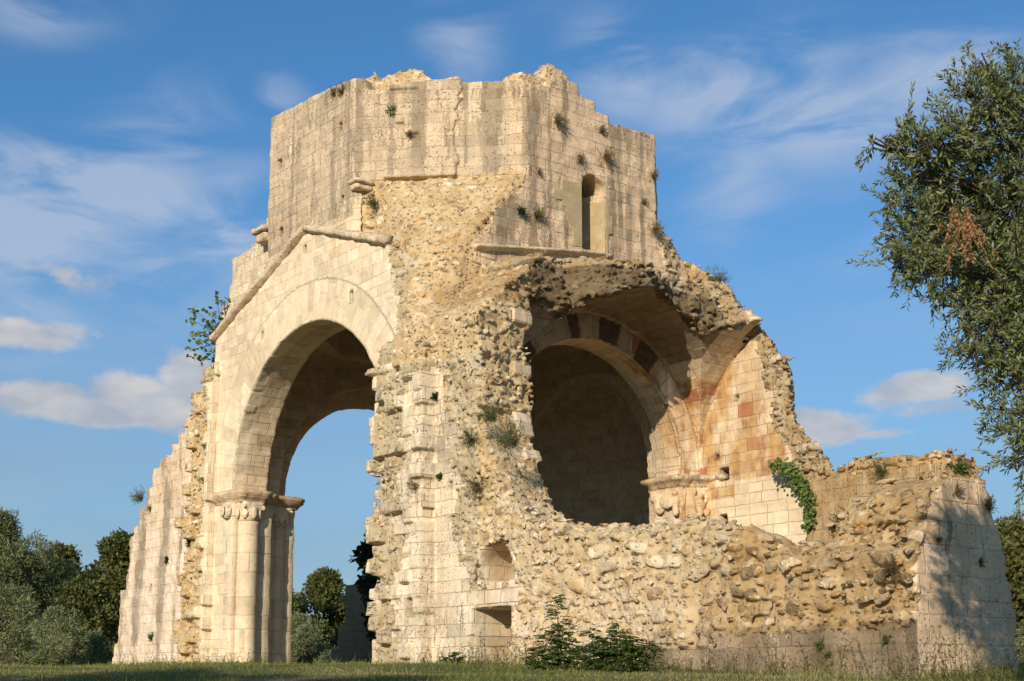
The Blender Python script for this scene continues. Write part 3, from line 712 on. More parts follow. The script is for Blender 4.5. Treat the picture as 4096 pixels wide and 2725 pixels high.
    smallc = t.ramp(vs3.outputs[0], [(0, (.26, .20, .13)), (.2, (.60, .53, .41)), (.45, (.42, .33, .20)), (.65, (.36, .30, .22)), (.85, (.66, .60, .49)), (1, (.34, .2, .11))])
    mc = t.mix(small, mort, smallc)
    rcol = t.mix(t.m('MULTIPLY', cov, .95), mc, rc)
    rcol = t.mix(ex.outputs['Alpha'], rcol, t.mix(1, rcol, (.62, .53, .42), 'MULTIPLY'))
    rcol = t.mix(t.m('MULTIPLY', grime_shade, .9), rcol, (.045, .027, .014))
    rcol = t.mix(t.m('MULTIPLY', white, t.mr(wl, .40, .60, 0, .75)), rcol, (.78, .71, .58))
    rcol = t.mix(t.m('MULTIPLY', t.mr(t.noise(P, 5, 5, .7).outputs[0], .60, .72), .6), rcol, (.12, .10, .075))
    lich = t.m('MULTIPLY', t.mr(sn.outputs[2], .35, .8), t.mr(t.noise(P, 3.6, 4, .7).outputs[0], .46, .6))
    rcol = t.mix(t.m('MULTIPLY', lich, .35), rcol, (.55, .43, .24))
    c = t.mix(rub, c, rcol)
    c = t.mix(t.mr(warm, .1, .42, .9, .1), c, t.mix(1, c, (1.16, 1.06, .93), 'MULTIPLY'))
    t.put(b, 'Base Color', c)
    # ---------------- bump
    ha = t.m('SUBTRACT', t.m('MULTIPLY', t.m('MULTIPLY', med, .012), 1.0), t.m('MULTIPLY', jm, .018))
    ha = t.m('SUBTRACT', ha, t.m('MULTIPLY', pit, .035))
    ha = t.m('ADD', ha, t.m('MULTIPLY', fine, .006))
    ha = t.m('ADD', ha, t.m('MULTIPLY', br, .006))
    ha = t.m('ADD', ha, t.m('MULTIPLY', t.m('MULTIPLY', s2, t.mr(stain, 0, .5)), .014))
    hr = t.m('ADD', t.m('MULTIPLY', t.noise(P, 9, 8, .78).outputs[0], .078), t.m('MULTIPLY', t.m('MULTIPLY', t.m('MAXIMUM', t.m('ADD', v3e, .05), 0.), t.mr(vs3.outputs[1], .35, .37)), .16))
    hh = t.new('ShaderNodeMix', data_type='FLOAT'); t.put(hh, 0, rub); t.put(hh, 2, ha); t.put(hh, 3, hr)
    bp = t.new('ShaderNodeBump'); bp.inputs['Strength'].default_value = 1.0; bp.inputs['Distance'].default_value = 1.0
    t.put(bp, 'Height', hh.outputs[0]); t.put(b, 'Normal', bp.outputs[0])
    return m
MASON = masonry_material()

# ------------------------------------------------------------------ the ruin
church = empty('ruined_church', (0, 0, 0.4))
tag(church, 'roofless pale stone church ruin with an octagonal drum, broken arches and rubble walls', 'ruined church')
P, F = polygonise()
def drop_islands(P, F, least=4000):
    a = np.concatenate([F[:, 0], F[:, 1], F[:, 2]]); b = np.concatenate([F[:, 1], F[:, 2], F[:, 3]])
    lb = np.arange(len(P), dtype=np.int64)
    for it in range(200):
        m = np.minimum(lb[a], lb[b]); old = lb.copy()
        np.minimum.at(lb, a, m); np.minimum.at(lb, b, m)
        for _ in range(3): lb = lb[lb]
        if (lb == old).all(): break
    cnt = np.bincount(lb, minlength=len(P)); keep = cnt[lb] >= least
    F = F[keep[F[:, 0]]]; vi, inv = np.unique(F, return_inverse=True)
    return P[vi], inv.reshape(F.shape)
P, F = drop_islands(P, F)
print('nets', len(P), len(F), round(time.time()-T0, 1))
mask, stone, uvm, lab, ext = attributes(P)
fl = lab[F[:, 0]]
def mesh_from(P, F, name):
    me = bpy.data.meshes.new(name)
    me.vertices.add(len(P)); me.vertices.foreach_set('co', P.astype(np.float32).ravel())
    me.loops.add(F.size); me.loops.foreach_set('vertex_index', F.astype(np.int32).ravel())
    me.polygons.add(len(F)); me.polygons.foreach_set('loop_start', np.arange(0, F.size, F.shape[1], dtype=np.int32))
    me.update(calc_edges=True); me.validate(); return me
partobj = {}
for k, nm in enumerate(PARTS):
    f = F[fl == k]
    if not len(f): continue
    vi, inv = np.unique(f, return_inverse=True)
    me = mesh_from(P[vi], inv.reshape(f.shape), nm)
    for an, ty, dat in (('mask', 'FLOAT_COLOR', mask), ('stone', 'FLOAT_COLOR', stone), ('ext', 'FLOAT_COLOR', ext), ('uvm', 'FLOAT_VECTOR', uvm)):
        at = me.attributes.new(an, ty, 'POINT'); at.data.foreach_set('vector' if ty == 'FLOAT_VECTOR' else 'color', dat[vi].ravel())
    me['world'] = 1
    partobj[k] = link(nm, me, MASON, church)
print('church', round(time.time()-T0, 1))
#@@NEXT
# ------------------------------------------------------------------ carved members
def np_noise(co, s, seed=0):
    return vnoise(co[:, 0].copy(), co[:, 1].copy(), co[:, 2].copy(), s, seed)
def finish(bm, name, mat, parent, rough=.012, smooth=True, sub=0, kind=(1, .1, .3, 0), freq=9):
    me = bpy.data.meshes.new(name); bm.normal_update()
    bm.to_mesh(me); bm.free()
    n = len(me.vertices); co = np.empty(n*3, np.float32); me.vertices.foreach_get('co', co); co = co.reshape(-1, 3)
    nr = np.empty(n*3, np.float32); me.vertices.foreach_get('normal', nr); nr = nr.reshape(-1, 3)
    if rough: co = co+nr*(np_noise(co, freq, 3)+.6*np_noise(co, freq*2.3, 5))[:, None]*rough
    me.vertices.foreach_set('co', co.ravel())
    a = me.attributes.new('mask', 'FLOAT_COLOR', 'POINT'); a.data.foreach_set('color', np.tile(np.array([1-kind[0], kind[1], kind[2], kind[3]], np.float32), n))
    a = me.attributes.new('ext', 'FLOAT_COLOR', 'POINT'); a.data.foreach_set('color', np.tile(np.array([.6, 0, 0, 0], np.float32), n))
    a = me.attributes.new('uvm', 'FLOAT_VECTOR', 'POINT'); uv = np.stack([co[:, 0]+co[:, 1], co[:, 2]*.55, co[:, 2]*0], 1); a.data.foreach_set('vector', uv.astype(np.float32).ravel())
    me.update()
    return link(name, me, mat, parent, smooth)
# church parts are modelled in world space; the root sits at the ground
def reparent(o): o.location = -Vector(church.location) if o.parent == church else (0, 0, 0); return o
for o in partobj.values(): reparent(o)

def sweep(bm, path, prof, out, up=None, step=.09, jit=.0, seed=1):
    """profile (a along `out`, b along the local up) swept along a polyline"""
    pts = []
    for a, b in zip(path[:-1], path[1:]):
        a = Vector(a); b = Vector(b); n = max(1, int((b-a).length/step))
        for i in range(n): pts.append((a+(b-a)*i/n, (b-a).normalized()))
    pts.append((Vector(path[-1]), (Vector(path[-1])-Vector(path[-2])).normalized()))
    rings = []; rnd = random.Random(seed); blk = 0; off = 0
    for i, (p, tg) in enumerate(pts):
        if i % 7 == 0: off = rnd.uniform(-jit, jit)
        o = Vector(out); u = (tg.cross(o)).normalized()
        if u.z < 0: u = -u
        if up: u = Vector(up)
        sc = 1+off
        rings.append([bm.verts.new(p+o*(a*sc)+u*b) for a, b in prof])
    m = len(prof)
    for r0, r1 in zip(rings[:-1], rings[1:]):
        for k in range(m):
            bm.faces.new((r0[k], r0[(k+1) % m], r1[(k+1) % m], r1[k]))
    bm.faces.new(rings[0]); bm.faces.new(rings[-1][::-1])
    bmesh.ops.recalc_face_normals(bm, faces=bm.faces)
PROF = [(-.12, -.02), (.02, -.02), (.05, .0), (.13, .02), (.16, .05), (.16, .12), (.12, .15), (.0, .2), (-.12, .22)]
bm = bmesh.new(); sweep(bm, [(-5.0, 5.0, 9.38), (-5.0, 0.02, 11.18)], PROF, (-1, 0, 0), jit=.16, seed=3)
sweep(bm, [(-5.0, 0.02, 11.17), (-5.0, -3.55, 9.9)], PROF, (-1, 0, 0), jit=.22, seed=4)
reparent(finish(bm, 'gable_moulding', MASON, church, .022, kind=(1, .45, .1, .2)))
PROF2 = [(-.12, -.03), (.03, -.03), (.05, .0), (.12, .02), (.15, .04), (.15, .08), (.05, .12), (-.12, .13)]
bm = bmesh.new(); sweep(bm, [(-3.6, -5.0, 9.72), (-1.9, -5.0, 9.98), (-.4, -5.0, 10.22), (.5, -5.0, 10.3)], PROF2, (0, -1, 0), jit=.12, seed=5)
reparent(finish(bm, 'sill_moulding', MASON, church, .02, kind=(1, .45, .15, .35)))
def block(bm, lo, hi, cuts=3, bevel=.02):
    r_ = bmesh.ops.create_cube(bm, size=1)
    for v in r_['verts']:
        v.co = Vector([lo[i]+(v.co[i]+.5)*(hi[i]-lo[i]) for i in range(3)])
    es = list({e for v in r_['verts'] for e in v.link_edges})
    out_ = bmesh.ops.bevel(bm, geom=es, offset=bevel, segments=1, affect='EDGES')
    fs = {f for v in out_['verts'] for f in v.link_faces}
    if cuts:
        es = list({e for f in fs for e in f.edges})
        bmesh.ops.subdivide_edges(bm, edges=es, cuts=cuts, use_grid_fill=True)
for nm, lo, hi in (('cornice_stub', (-5.14, -2.42, 11.74), (-4.6, -2.0, 11.83)), ('cornice_stub', (-5.07, -2.36, 11.6), (-4.6, -2.04, 11.735)),
                   ('cornice_stub', (-5.05, 2.3, 11.86), (-4.4, 2.95, 12.0)), ('cornice_stub', (-4.95, 2.38, 11.62), (-4.4, 2.85, 11.855))):
    bm = bmesh.new(); block(bm, lo, hi, 4, .03); reparent(finish(bm, nm, MASON, church, .02, kind=(1, .4, .1, .3)))
# a few squared blocks left standing along the broken edges
rnd = random.Random(5)
bm = bmesh.new()
# imposts and capitals of the north jamb
def slab_poly(bm, poly, layers):
    """stack of outlines: (offset, z)"""
    cx_ = sum(p[0] for p in poly)/len(poly); cy_ = sum(p[1] for p in poly)/len(poly)
    # resample
    pts = []
    n = len(poly)
    for i in range(n):
        a = Vector(poly[i]); b = Vector(poly[(i+1) % n]); k = max(1, int((b-a).length/.07))
        e = (b-a).normalized(); nrm = Vector((e.y, -e.x))
        for q in range(k): pts.append((a+(b-a)*q/k, nrm))
    area = sum(poly[i][0]*poly[(i+1) % n][1]-poly[(i+1) % n][0]*poly[i][1] for i in range(n))
    sg = 1 if area > 0 else -1
    m = len(pts); rings = []
    for off, z in layers:
        ring = []
        for i, (p, nr_) in enumerate(pts):
            pn = pts[i-1][1]; d = (nr_+pn)*.5*sg
            if d.length > 0: d = d/max(.5, d.length**2)
            ring.append(bm.verts.new((p.x+d.x*off, p.y+d.y*off, z)))
        rings.append(ring)
    for r0, r1 in zip(rings[:-1], rings[1:]):
        for k in range(m): bm.faces.new((r0[k], r0[(k+1) % m], r1[(k+1) % m], r1[k]))
    bm.faces.new(rings[0]); bm.faces.new(rings[-1])
    bmesh.ops.recalc_face_normals(bm, faces=bm.faces)
bm = bmesh.new()
outl = [(-5.0, 4.55), (-5.0, 3.62), (-4.9, 3.5), (-4.9, 3.22), (-4.26, 3.22), (-4.26, 3.5), (-3.9, 3.55), (-3.9, 3.78), (-3.62, 3.8), (-3.3, 3.86), (-2.92, 3.9), (-2.92, 4.6), (-3.6, 4.7), (-4.4, 4.7)]
slab_poly(bm, outl, [(.0, 4.80), (.02, 4.83), (.03, 4.87), (.10, 4.92), (.13, 4.95), (.12, 5.0), (.15, 5.02), (.15, 5.10), (.02, 5.15)])
reparent(finish(bm, 'impost', MASON, church, .014, kind=(1, .45, .75, .0)))
def lathe(bm, c, prof, seg=28, a0=0, a1=2*math.pi):
    rings = []
    full = abs(a1-a0) > 6.2
    n = seg if full else seg+1
    for r_, z in prof:
        rings.append([bm.verts.new((c[0]+r_*math.cos(a0+(a1-a0)*k/seg), c[1]+r_*math.sin(a0+(a1-a0)*k/seg), z)) for k in range(n)])
    for r0, r1 in zip(rings[:-1], rings[1:]):
        for k in range(n if full else n-1): bm.faces.new((r0[k], r0[(k+1) % n], r1[(k+1) % n], r1[k]))
    bm.faces.new(rings[0][::-1]); bm.faces.new(rings[-1])
    bmesh.ops.recalc_face_normals(bm, faces=bm.faces)
zz = [(.275, .25+i*.11) for i in range(40) if .25+i*.11 < 4.33]
bm = bmesh.new(); lathe(bm, (-4.58, 3.5), zz); reparent(finish(bm, 'half_column', MASON, church, .012, kind=(1, .05, .35, 0), freq=3))
bm = bmesh.new(); lathe(bm, (-3.45, 4.02), [(.2, z) for _, z in zz]); reparent(finish(bm, 'half_column', MASON, church, .012, kind=(1, .1, .3, 0), freq=3))
for lo, hi in (((-5.0, 3.55, .25), (-4.82, 3.95, 4.8)), ((-4.36, 3.46, .25), (-3.92, 3.8, 4.8)), ((-3.95, 3.86, .25), (-3.62, 4.3, 4.8)), ((-3.3, 3.98, .25), (-2.95, 4.4, 4.8))):
    bm = bmesh.new(); block(bm, lo, hi, 0, .02)
    bmesh.ops.subdivide_edges(bm, edges=[e for e in bm.edges if abs(e.verts[0].co.z-e.verts[1].co.z) > 1], cuts=40, use_grid_fill=True)
    reparent(finish(bm, 'pilaster', MASON, church, .016, kind=(1, .08, .35, .0), freq=4))
def capital(c, r0, r1, z0, z1, name='capital', seed=0):
    """leafy capital: flared bell with corner scrolls and two rows of broken leaves"""
    bm = bmesh.new(); rr_ = random.Random(seed)
    n = 9; rings = []
    for i in range(n+1):
        f = i/n; z = z0+(z1-z0)*f; rad = r0+(r1-r0)*(f**2.0)
        sq_ = f
        ring = []
        for k in range(32):
            a = 2*math.pi*k/32
            q = 1/max(abs(math.cos(a)), abs(math.sin(a)))
            rad_ = rad*(1+(q-1)*sq_*.8)
            leaf = .035*abs(math.sin(a*4+(math.pi/2 if i > 4 else 0)))*math.sin(f*math.pi*2)**2
            ring.append(bm.verts.new((c[0]+rad_*math.cos(a)*(1+leaf), c[1]+rad_*math.sin(a)*(1+leaf), z)))
        rings.append(ring)
    for a_, b_ in zip(rings[:-1], rings[1:]):
        for k in range(32): bm.faces.new((a_[k], a_[(k+1) % 32], b_[(k+1) % 32], b_[k]))
    bm.faces.new(rings[0][::-1]); bm.faces.new(rings[-1])
    for k in range(4):
        a = math.pi/4+k*math.pi/2
        M = Matrix.Translation((c[0]+r1*1.12*math.cos(a), c[1]+r1*1.12*math.sin(a), z1-.12)) @ Matrix.Rotation(a+math.pi/2, 4, 'Z') @ Matrix.Diagonal((.05, .075, .065, 1))
        bmesh.ops.create_icosphere(bm, subdivisions=3, radius=1, matrix=M)
    for k in range(8):
        a = k*math.pi/4
        M = Matrix.Translation((c[0]+(r0*1.18)*math.cos(a), c[1]+(r0*1.18)*math.sin(a), z0+(z1-z0)*.42)) @ Matrix.Rotation(a, 4, 'Z') @ Matrix.Diagonal((.035, .085, .15, 1))
        bmesh.ops.create_icosphere(bm, subdivisions=2, radius=1, matrix=M)
    return reparent(finish(bm, name, MASON, church, .02, kind=(1, .3, .45, 0), freq=13))
capital((-4.58, 3.5), .27, .33, 4.33, 4.81, seed=1)
capital((-4.93, 3.82), .2, .2, 4.42, 4.81, seed=2)
capital((-3.45, 4.02), .21, .33, 4.30, 4.81, seed=3)
capital((-4.02, 3.72), .18, .22, 4.45, 4.81, seed=4)
# carved corbel in the corner of the south transept
bm = bmesh.new()
slab_poly(bm, [(2.86, -3.95), (2.72, -3.95), (2.72, -4.95), (2.86, -5.06), (3.05, -5.06), (3.16, -5.24), (3.44, -5.3), (3.5, -5.62), (3.6, -5.62), (3.6, -4.2)],
          [(-.02, 4.92), (.0, 4.95), (.03, 5.0), (.05, 5.05), (.13, 5.1), (.16, 5.13), (.16, 5.2), (.02, 5.26)])
reparent(finish(bm, 'corbel_cornice', MASON, church, .01, kind=(1, .6, .8, 0)))
def blob(bm, c, s, rot=(0, 0, 0), sub=3):
    M = Matrix.Translation(c) @ Matrix.Rotation(rot[2], 4, 'Z') @ Matrix.Rotation(rot[1], 4, 'Y') @ Matrix.Rotation(rot[0], 4, 'X') @ Matrix.Diagonal((*s, 1))
    bmesh.ops.create_icosphere(bm, subdivisions=sub, radius=1, matrix=M)
def fuse(bm, name, vox=.022, **kw):
    me = bpy.data.meshes.new('tmp'); bm.to_mesh(me); bm.free()
    o = bpy.data.objects.new('tmp', me); COL.objects.link(o)
    md = o.modifiers.new('r', 'REMESH'); md.mode = 'VOXEL'; md.voxel_size = vox
    ms = o.modifiers.new('s', 'SMOOTH'); ms.iterations = 3
    dg = bpy.context.evaluated_depsgraph_get(); m2 = bpy.data.meshes.new_from_object(o.evaluated_get(dg))
    bpy.data.objects.remove(o); b2 = bmesh.new(); b2.from_mesh(m2)
    return reparent(finish(b2, name, MASON, church, .008, **kw))
bm = bmesh.new()      # crouching figure carrying the corner
bx, by = 3.2, -5.2
slab_poly(bm, [(2.95, -5.0), (3.05, -5.12), (3.25, -5.2), (3.5, -5.3), (3.55, -4.8), (2.95, -4.8)], [(0.02, 4.2), (.0, 4.5), (.03, 4.75), (.08, 4.93)])
blob(bm, (bx-.06, by-.1, 4.73), (.085, .08, .1)); blob(bm, (bx-.03, by-.05, 4.47), (.15, .11, .2))
for sx in (-1, 1):
    blob(bm, (bx+sx*.16, by-.05-.02*sx, 4.62), (.05, .055, .15), (0, sx*.5, 0)); blob(bm, (bx+sx*.2, by-.05, 4.8), (.045, .05, .12), (0, -sx*.2, 0))
    blob(bm, (bx+sx*.13, by-.14, 4.32), (.07, .09, .13), (0, sx*.6, 0)); blob(bm, (bx+sx*.16, by-.12, 4.2), (.055, .08, .08))
fuse(bm, 'carved_figure', kind=(1, .1, .8, 0))
bm = bmesh.new()      # beast on the jamb side
slab_poly(bm, [(2.76, -4.9), (2.9, -5.02), (3.0, -4.6), (3.0, -4.0), (2.76, -4.0)], [(-.06, 4.2), (-.02, 4.45), (.04, 4.75), (.06, 4.93)])
blob(bm, (2.72, -4.85, 4.6), (.09, .12, .2)); blob(bm, (2.7, -4.88, 4.36), (.08, .09, .14)); blob(bm, (2.68, -4.6, 4.62), (.09, .24, .2), (.3, 0, 0)); blob(bm, (2.72, -4.3, 4.55), (.07, .2, .25))
blob(bm, (2.66, -4.9, 4.78), (.07, .08, .07)); blob(bm, (2.72, -4.1, 4.75), (.07, .15, .12))
fuse(bm, 'carved_beast', kind=(1, .1, .8, 0))
# render patches round the drum window
pm, t_, b_ = new_mat('ochre_render'); geo = t_.new('ShaderNodeNewGeometry')
t_.put(b_, 'Base Color', t_.mix(1, t_.ramp(t_.noise(geo.outputs['Position'], 3.2, 5, .65).outputs[0], [(.3, (.36, .26, .135)), (.7, (.52, .41, .25))]), t_.ramp(t_.noise(geo.outputs['Position'], 30, 4, .7).outputs[0], [(.2, .85), (.8, 1.1)]), 'MULTIPLY'))
bp = t_.new('ShaderNodeBump'); bp.inputs['Distance'].default_value = .01; t_.put(bp, 'Height', t_.noise(geo.outputs['Position'], 20, 5, .7).outputs[0]); t_.put(b_, 'Normal', bp.outputs[0])
def patch(poly, y0, y1, name):
    bm = bmesh.new(); lo_ = [bm.verts.new((x, y0, z)) for x, z in poly]; hi_ = [bm.verts.new((x, y1, z)) for x, z in poly]
    n = len(poly); bm.faces.new(lo_); bm.faces.new(hi_[::-1])
    for i in range(n): bm.faces.new((lo_[i], lo_[(i+1) % n], hi_[(i+1) % n], hi_[i]))
    bmesh.ops.recalc_face_normals(bm, faces=bm.faces)
    me = bpy.data.meshes.new(name); bm.to_mesh(me); bm.free(); return reparent(link(name, me, pm, church, False))
patch([(-1.02, 11.93), (-.42, 12.0), (-.42, 10.42), (-.68, 10.38), (-.70, 10.85), (-.88, 10.98), (-.9, 11.28), (-1.0, 11.32), (-1.03, 11.45), (-1.3, 11.42), (-1.28, 11.66), (-1.04, 11.7)], -5.022, -4.97, 'render_patch')
patch([(.36, 11.72), (.44, 11.74), (.46, 11.4), (.58, 11.38), (.56, 10.95), (.44, 10.92), (.42, 10.4), (.36, 10.4)], -5.022, -4.97, 'render_patch')
bm = bmesh.new()
q_ = [(.345, -5.015), (.04, -4.25)]
vv = [bm.verts.new((q_[0][0], q_[0][1], 10.4)), bm.verts.new((q_[1][0], q_[1][1], 10.4)), bm.verts.new((q_[1][0], q_[1][1], 11.8)), bm.verts.new((q_[0][0], q_[0][1], 11.7))]
vb = [bm.verts.new(v.co+Vector((.05, .02, 0))) for v in vv]
for v in vv: v.co.x -= .02
bm.faces.new(vv); bm.faces.new(vb[::-1])
for i in range(4): bm.faces.new((vv[i], vv[(i+1) % 4], vb[(i+1) % 4], vb[i]))
bmesh.ops.recalc_face_normals(bm, faces=bm.faces)
me = bpy.data.meshes.new('window_splay'); bm.to_mesh(me); bm.free(); reparent(link('window_splay', me, pm, church, False))

# ------------------------------------------------------------------ ground
def gz(x, y):
    x = np.asarray(x, float); y = np.asarray(y, float)
    r = np.hypot(x-CAM[0], y-CAM[1])
    z = np.interp(r, [0, 6, 11, 15, 18, 20.5, 23.5, 30, 36, 44, 60, 90, 160, 700], [-1.62, -1.2, -.55, -.08, .10, .21, .35, .49, .42, .30, .2, -.6, -3.5, -14])
    return z
def gznoise(x, y):
    return gz(x, y)+vnoise(np.asarray(x, float), np.asarray(y, float), np.zeros_like(x), .35, 2)*.05+vnoise(np.asarray(x, float), np.asarray(y, float), np.zeros_like(x), 1.6, 6)*.02
def gh(x, y): return float(gznoise(np.array([float(x)]), np.array([float(y)]))[0])
rad = np.concatenate([np.arange(.5, 32, .35), np.arange(32, 70, 1.2), np.geomspace(70, 900, 34)])
ang = np.linspace(0, 2*np.pi, 289)[:-1]
RR, AA = np.meshgrid(rad, ang, indexing='ij')
gx, gy = (CAM[0]+RR*np.cos(AA)).ravel(), (CAM[1]+RR*np.sin(AA)).ravel()
gp = np.stack([gx, gy, gznoise(gx, gy)], 1)
na = len(ang); i0 = np.arange(len(rad)-1)[:, None]*na; j0 = np.arange(na)[None]; j1 = (j0+1) % na
gf = np.stack([i0+j0, i0+na+j0, i0+na+j1, i0+j1], -1).reshape(-1, 4)
gp = np.vstack([gp, [[CAM[0], CAM[1], -1.62]]]); 
gm, t, b = new_mat('turf'); geo = t.new('ShaderNodeNewGeometry'); Pn = geo.outputs['Position']
c = t.ramp(t.noise(Pn, .55, 5, .6).outputs[0], [(.3, (.050, .062, .022)), (.5, (.085, .085, .032)), (.7, (.150, .125, .058))])
c = t.mix(t.mr(t.noise(Pn, 7, 4, .7).outputs[0], .4, .7), c, (.17, .145, .07)); t.put(b, 'Base Color', c)
me = mesh_from(gp, gf, 'ground')
tri = [(len(gp)-1, k, (k+1) % na) for k in range(na)]
bm = bmesh.new(); bm.from_mesh(me); bm.verts.ensure_lookup_table()
for a_ in tri: bm.faces.new([bm.verts[i] for i in a_])
bm.to_mesh(me); bm.free()
tag(link('ground', me, gm), kind='structure')

# ------------------------------------------------------------------ leaves
def leaf_mat(name, cols, trans=.35, rough=.6, spec=.25, under=None):
    m = bpy.data.materials.new(name); m.use_nodes = True; t = NT(m.node_tree); t.n.clear()
    a = attr(t, 'lr'); c = t.ramp(a.outputs['Fac'], [(i/(len(cols)-1), q) for i, q in enumerate(cols)])
    if under:
        geo = t.new('ShaderNodeNewGeometry'); c = t.mix(geo.outputs['Backfacing'], c, under)
    b = t.new('ShaderNodeBsdfPrincipled'); t.put(b, 'Base Color', c); b.inputs['Roughness'].default_value = rough; b.inputs['Specular IOR Level'].default_value = spec
    tr = t.new('ShaderNodeBsdfTranslucent'); t.put(tr, 0, t.mix(1, c, (1.3, 1.5, .6), 'MULTIPLY'))
    mx = t.new('ShaderNodeMixShader'); mx.inputs[0].default_value = trans; t.l.new(b.outputs[0], mx.inputs[1]); t.l.new(tr.outputs[0], mx.inputs[2])
    o = t.new('ShaderNodeOutputMaterial'); t.l.new(mx.outputs[0], o.inputs[0]); return m
rng = np.random.default_rng(4)
def leaves(C, D, L, Wd, N=None, lr=None):
    """blade-shaped leaves: base points C, directions D (unit), length, width -> verts, quads, lr"""
    n = len(C); D = D/(np.linalg.norm(D, axis=1)[:, None]+1e-9)
    if N is None: N = rng.normal(size=(n, 3))
    Sd = np.cross(D, N); Sd /= np.linalg.norm(Sd, axis=1)[:, None]+1e-9
    L = np.broadcast_to(L, (n,))[:, None]; Wd = np.broadcast_to(Wd, (n,))[:, None]
    v = np.stack([C, C+D*L*.45+Sd*Wd*.5, C+D*L, C+D*L*.45-Sd*Wd*.5], 1).reshape(-1, 3)
    f = np.arange(4*n).reshape(-1, 4)
    if lr is None: lr = rng.random(n)
    return v, f, np.repeat(lr, 4)
def leaf_obj(name, sets, mat, parent=None, origin=None):
    vs_, fs_, ls_ = [], [], []; k = 0
    for v, f, l in sets: vs_.append(v); fs_.append(f+k); ls_.append(l); k += len(v)
    v = np.vstack(vs_); f = np.vstack(fs_); l = np.concatenate(ls_)
    if origin is not None: v = v-np.asarray(origin)
    me = mesh_from(v, f, name); a = me.attributes.new('lr', 'FLOAT', 'POINT')
    a.data.foreach_set('value', l.astype(np.float32)[:len(me.vertices)])
    o = link(name, me, mat, parent, False)
    return o
def tubes(name, segs, mat, parent=None, origin=None, ns=6):
    """segs: list of polylines [(p, r), ...] joined into one branching mesh"""
    V_, F_ = [], []; k = 0
    for pl_ in segs:
        rings = []
        for i, (p, r_) in enumerate(pl_):
            p = np.asarray(p, float); q = np.asarray(pl_[min(i+1, len(pl_)-1)][0], float)-np.asarray(pl_[max(i-1, 0)][0], float)
            q /= np.linalg.norm(q)+1e-9; a = np.cross(q, [.3, .2, .9]); a /= np.linalg.norm(a)+1e-9; b = np.cross(q, a)
            th = np.arange(ns)*2*np.pi/ns
            V_.append(p+r_*(np.cos(th)[:, None]*a+np.sin(th)[:, None]*b))
            if i:
                for s_ in range(ns): F_.append((k-ns+s_, k-ns+(s_+1) % ns, k+(s_+1) % ns, k+s_))
            k += ns
    v = np.vstack(V_)
    if origin is not None: v = v-np.asarray(origin)
    return link(name, mesh_from(v, np.array(F_), name), mat, parent)
def bark(name, c0, c1):
    m, t, b = new_mat(name); geo = t.new('ShaderNodeNewGeometry')
    h_ = t.noise(t.mapv(geo.outputs['Position'], (1, 1, .3)), 14, 5, .7).outputs[0]
    t.put(b, 'Base Color', t.ramp(h_, [(.3, c0), (.7, c1)])); bp = t.new('ShaderNodeBump'); bp.inputs['Distance'].default_value = .03; t.put(bp, 'Height', h_); t.put(b, 'Normal', bp.outputs[0]); return m
BARK = bark('bark', (.05, .04, .03), (.16, .13, .10))
OAK = leaf_mat('oak_leaf', [(.055, .070, .018), (.10, .115, .030), (.15, .15, .045), (.20, .165, .06)], .3)
OLIVE = leaf_mat('olive_leaf', [(.055, .080, .014), (.11, .135, .026), (.19, .20, .055), (.30, .29, .12)], .2, .5, .35, under=(.17, .19, .115))
SILVER = leaf_mat('silver_leaf', [(.11, .135, .055), (.17, .19, .085), (.23, .24, .12)], .25, .5, .3, under=(.24, .26, .15))
DARK = leaf_mat('fig_leaf', [(.02, .035, .012), (.035, .06, .018), (.05, .08, .022)], .2)
GREEN = leaf_mat('green_leaf', [(.045, .085, .018), (.08, .13, .028), (.14, .19, .045), (.20, .22, .06)], .35)
DRY = leaf_mat('dry_stem', [(.16, .10, .05), (.22, .15, .08), (.12, .12, .045)], .2)
DEAD = leaf_mat('dead_leaf', [(.33, .17, .075), (.40, .22, .10), (.24, .12, .05)], .2)
HERB = leaf_mat('herb_leaf', [(.08, .10, .03), (.13, .14, .045), (.20, .18, .08)], .3)

def fib(n):
    i = np.arange(n)+.5; ph = np.arccos(1-2*i/n); th = np.pi*(1+5**.5)*i
    return np.stack([np.cos(th)*np.sin(ph), np.sin(th)*np.sin(ph), np.cos(ph)], 1)
def crown_leaves(clumps, dens, L, Wd, droop=0., up=.25):
    out_ = []
    for (c_, r_) in clumps:
        r_ = np.asarray(r_, float)*np.ones(3); n = int(dens*(r_[0]*r_[2]+r_[0]*r_[1])*2.0)
        d = rng.normal(size=(n, 3)); d /= np.linalg.norm(d, axis=1)[:, None]
        rad_ = (.45+.62*rng.random(n)**.6)*(1+.25*np.sin(d[:, 0]*7+c_[0]*3)*np.sin(d[:, 2]*6+c_[1]))
        p = np.asarray(c_)+d*rad_[:, None]*r_
        D = d*.8+rng.normal(size=(n, 3))*.7+np.array([0, 0, up-droop])
        out_.append(leaves(p, D, L*(.6+.8*rng.random(n)), Wd*(.7+.6*rng.random(n)), lr=np.clip(rng.normal(.45, .25, n)+.15*np.sin(c_[0]*5+c_[2]*3), 0, 1)))
    return out_
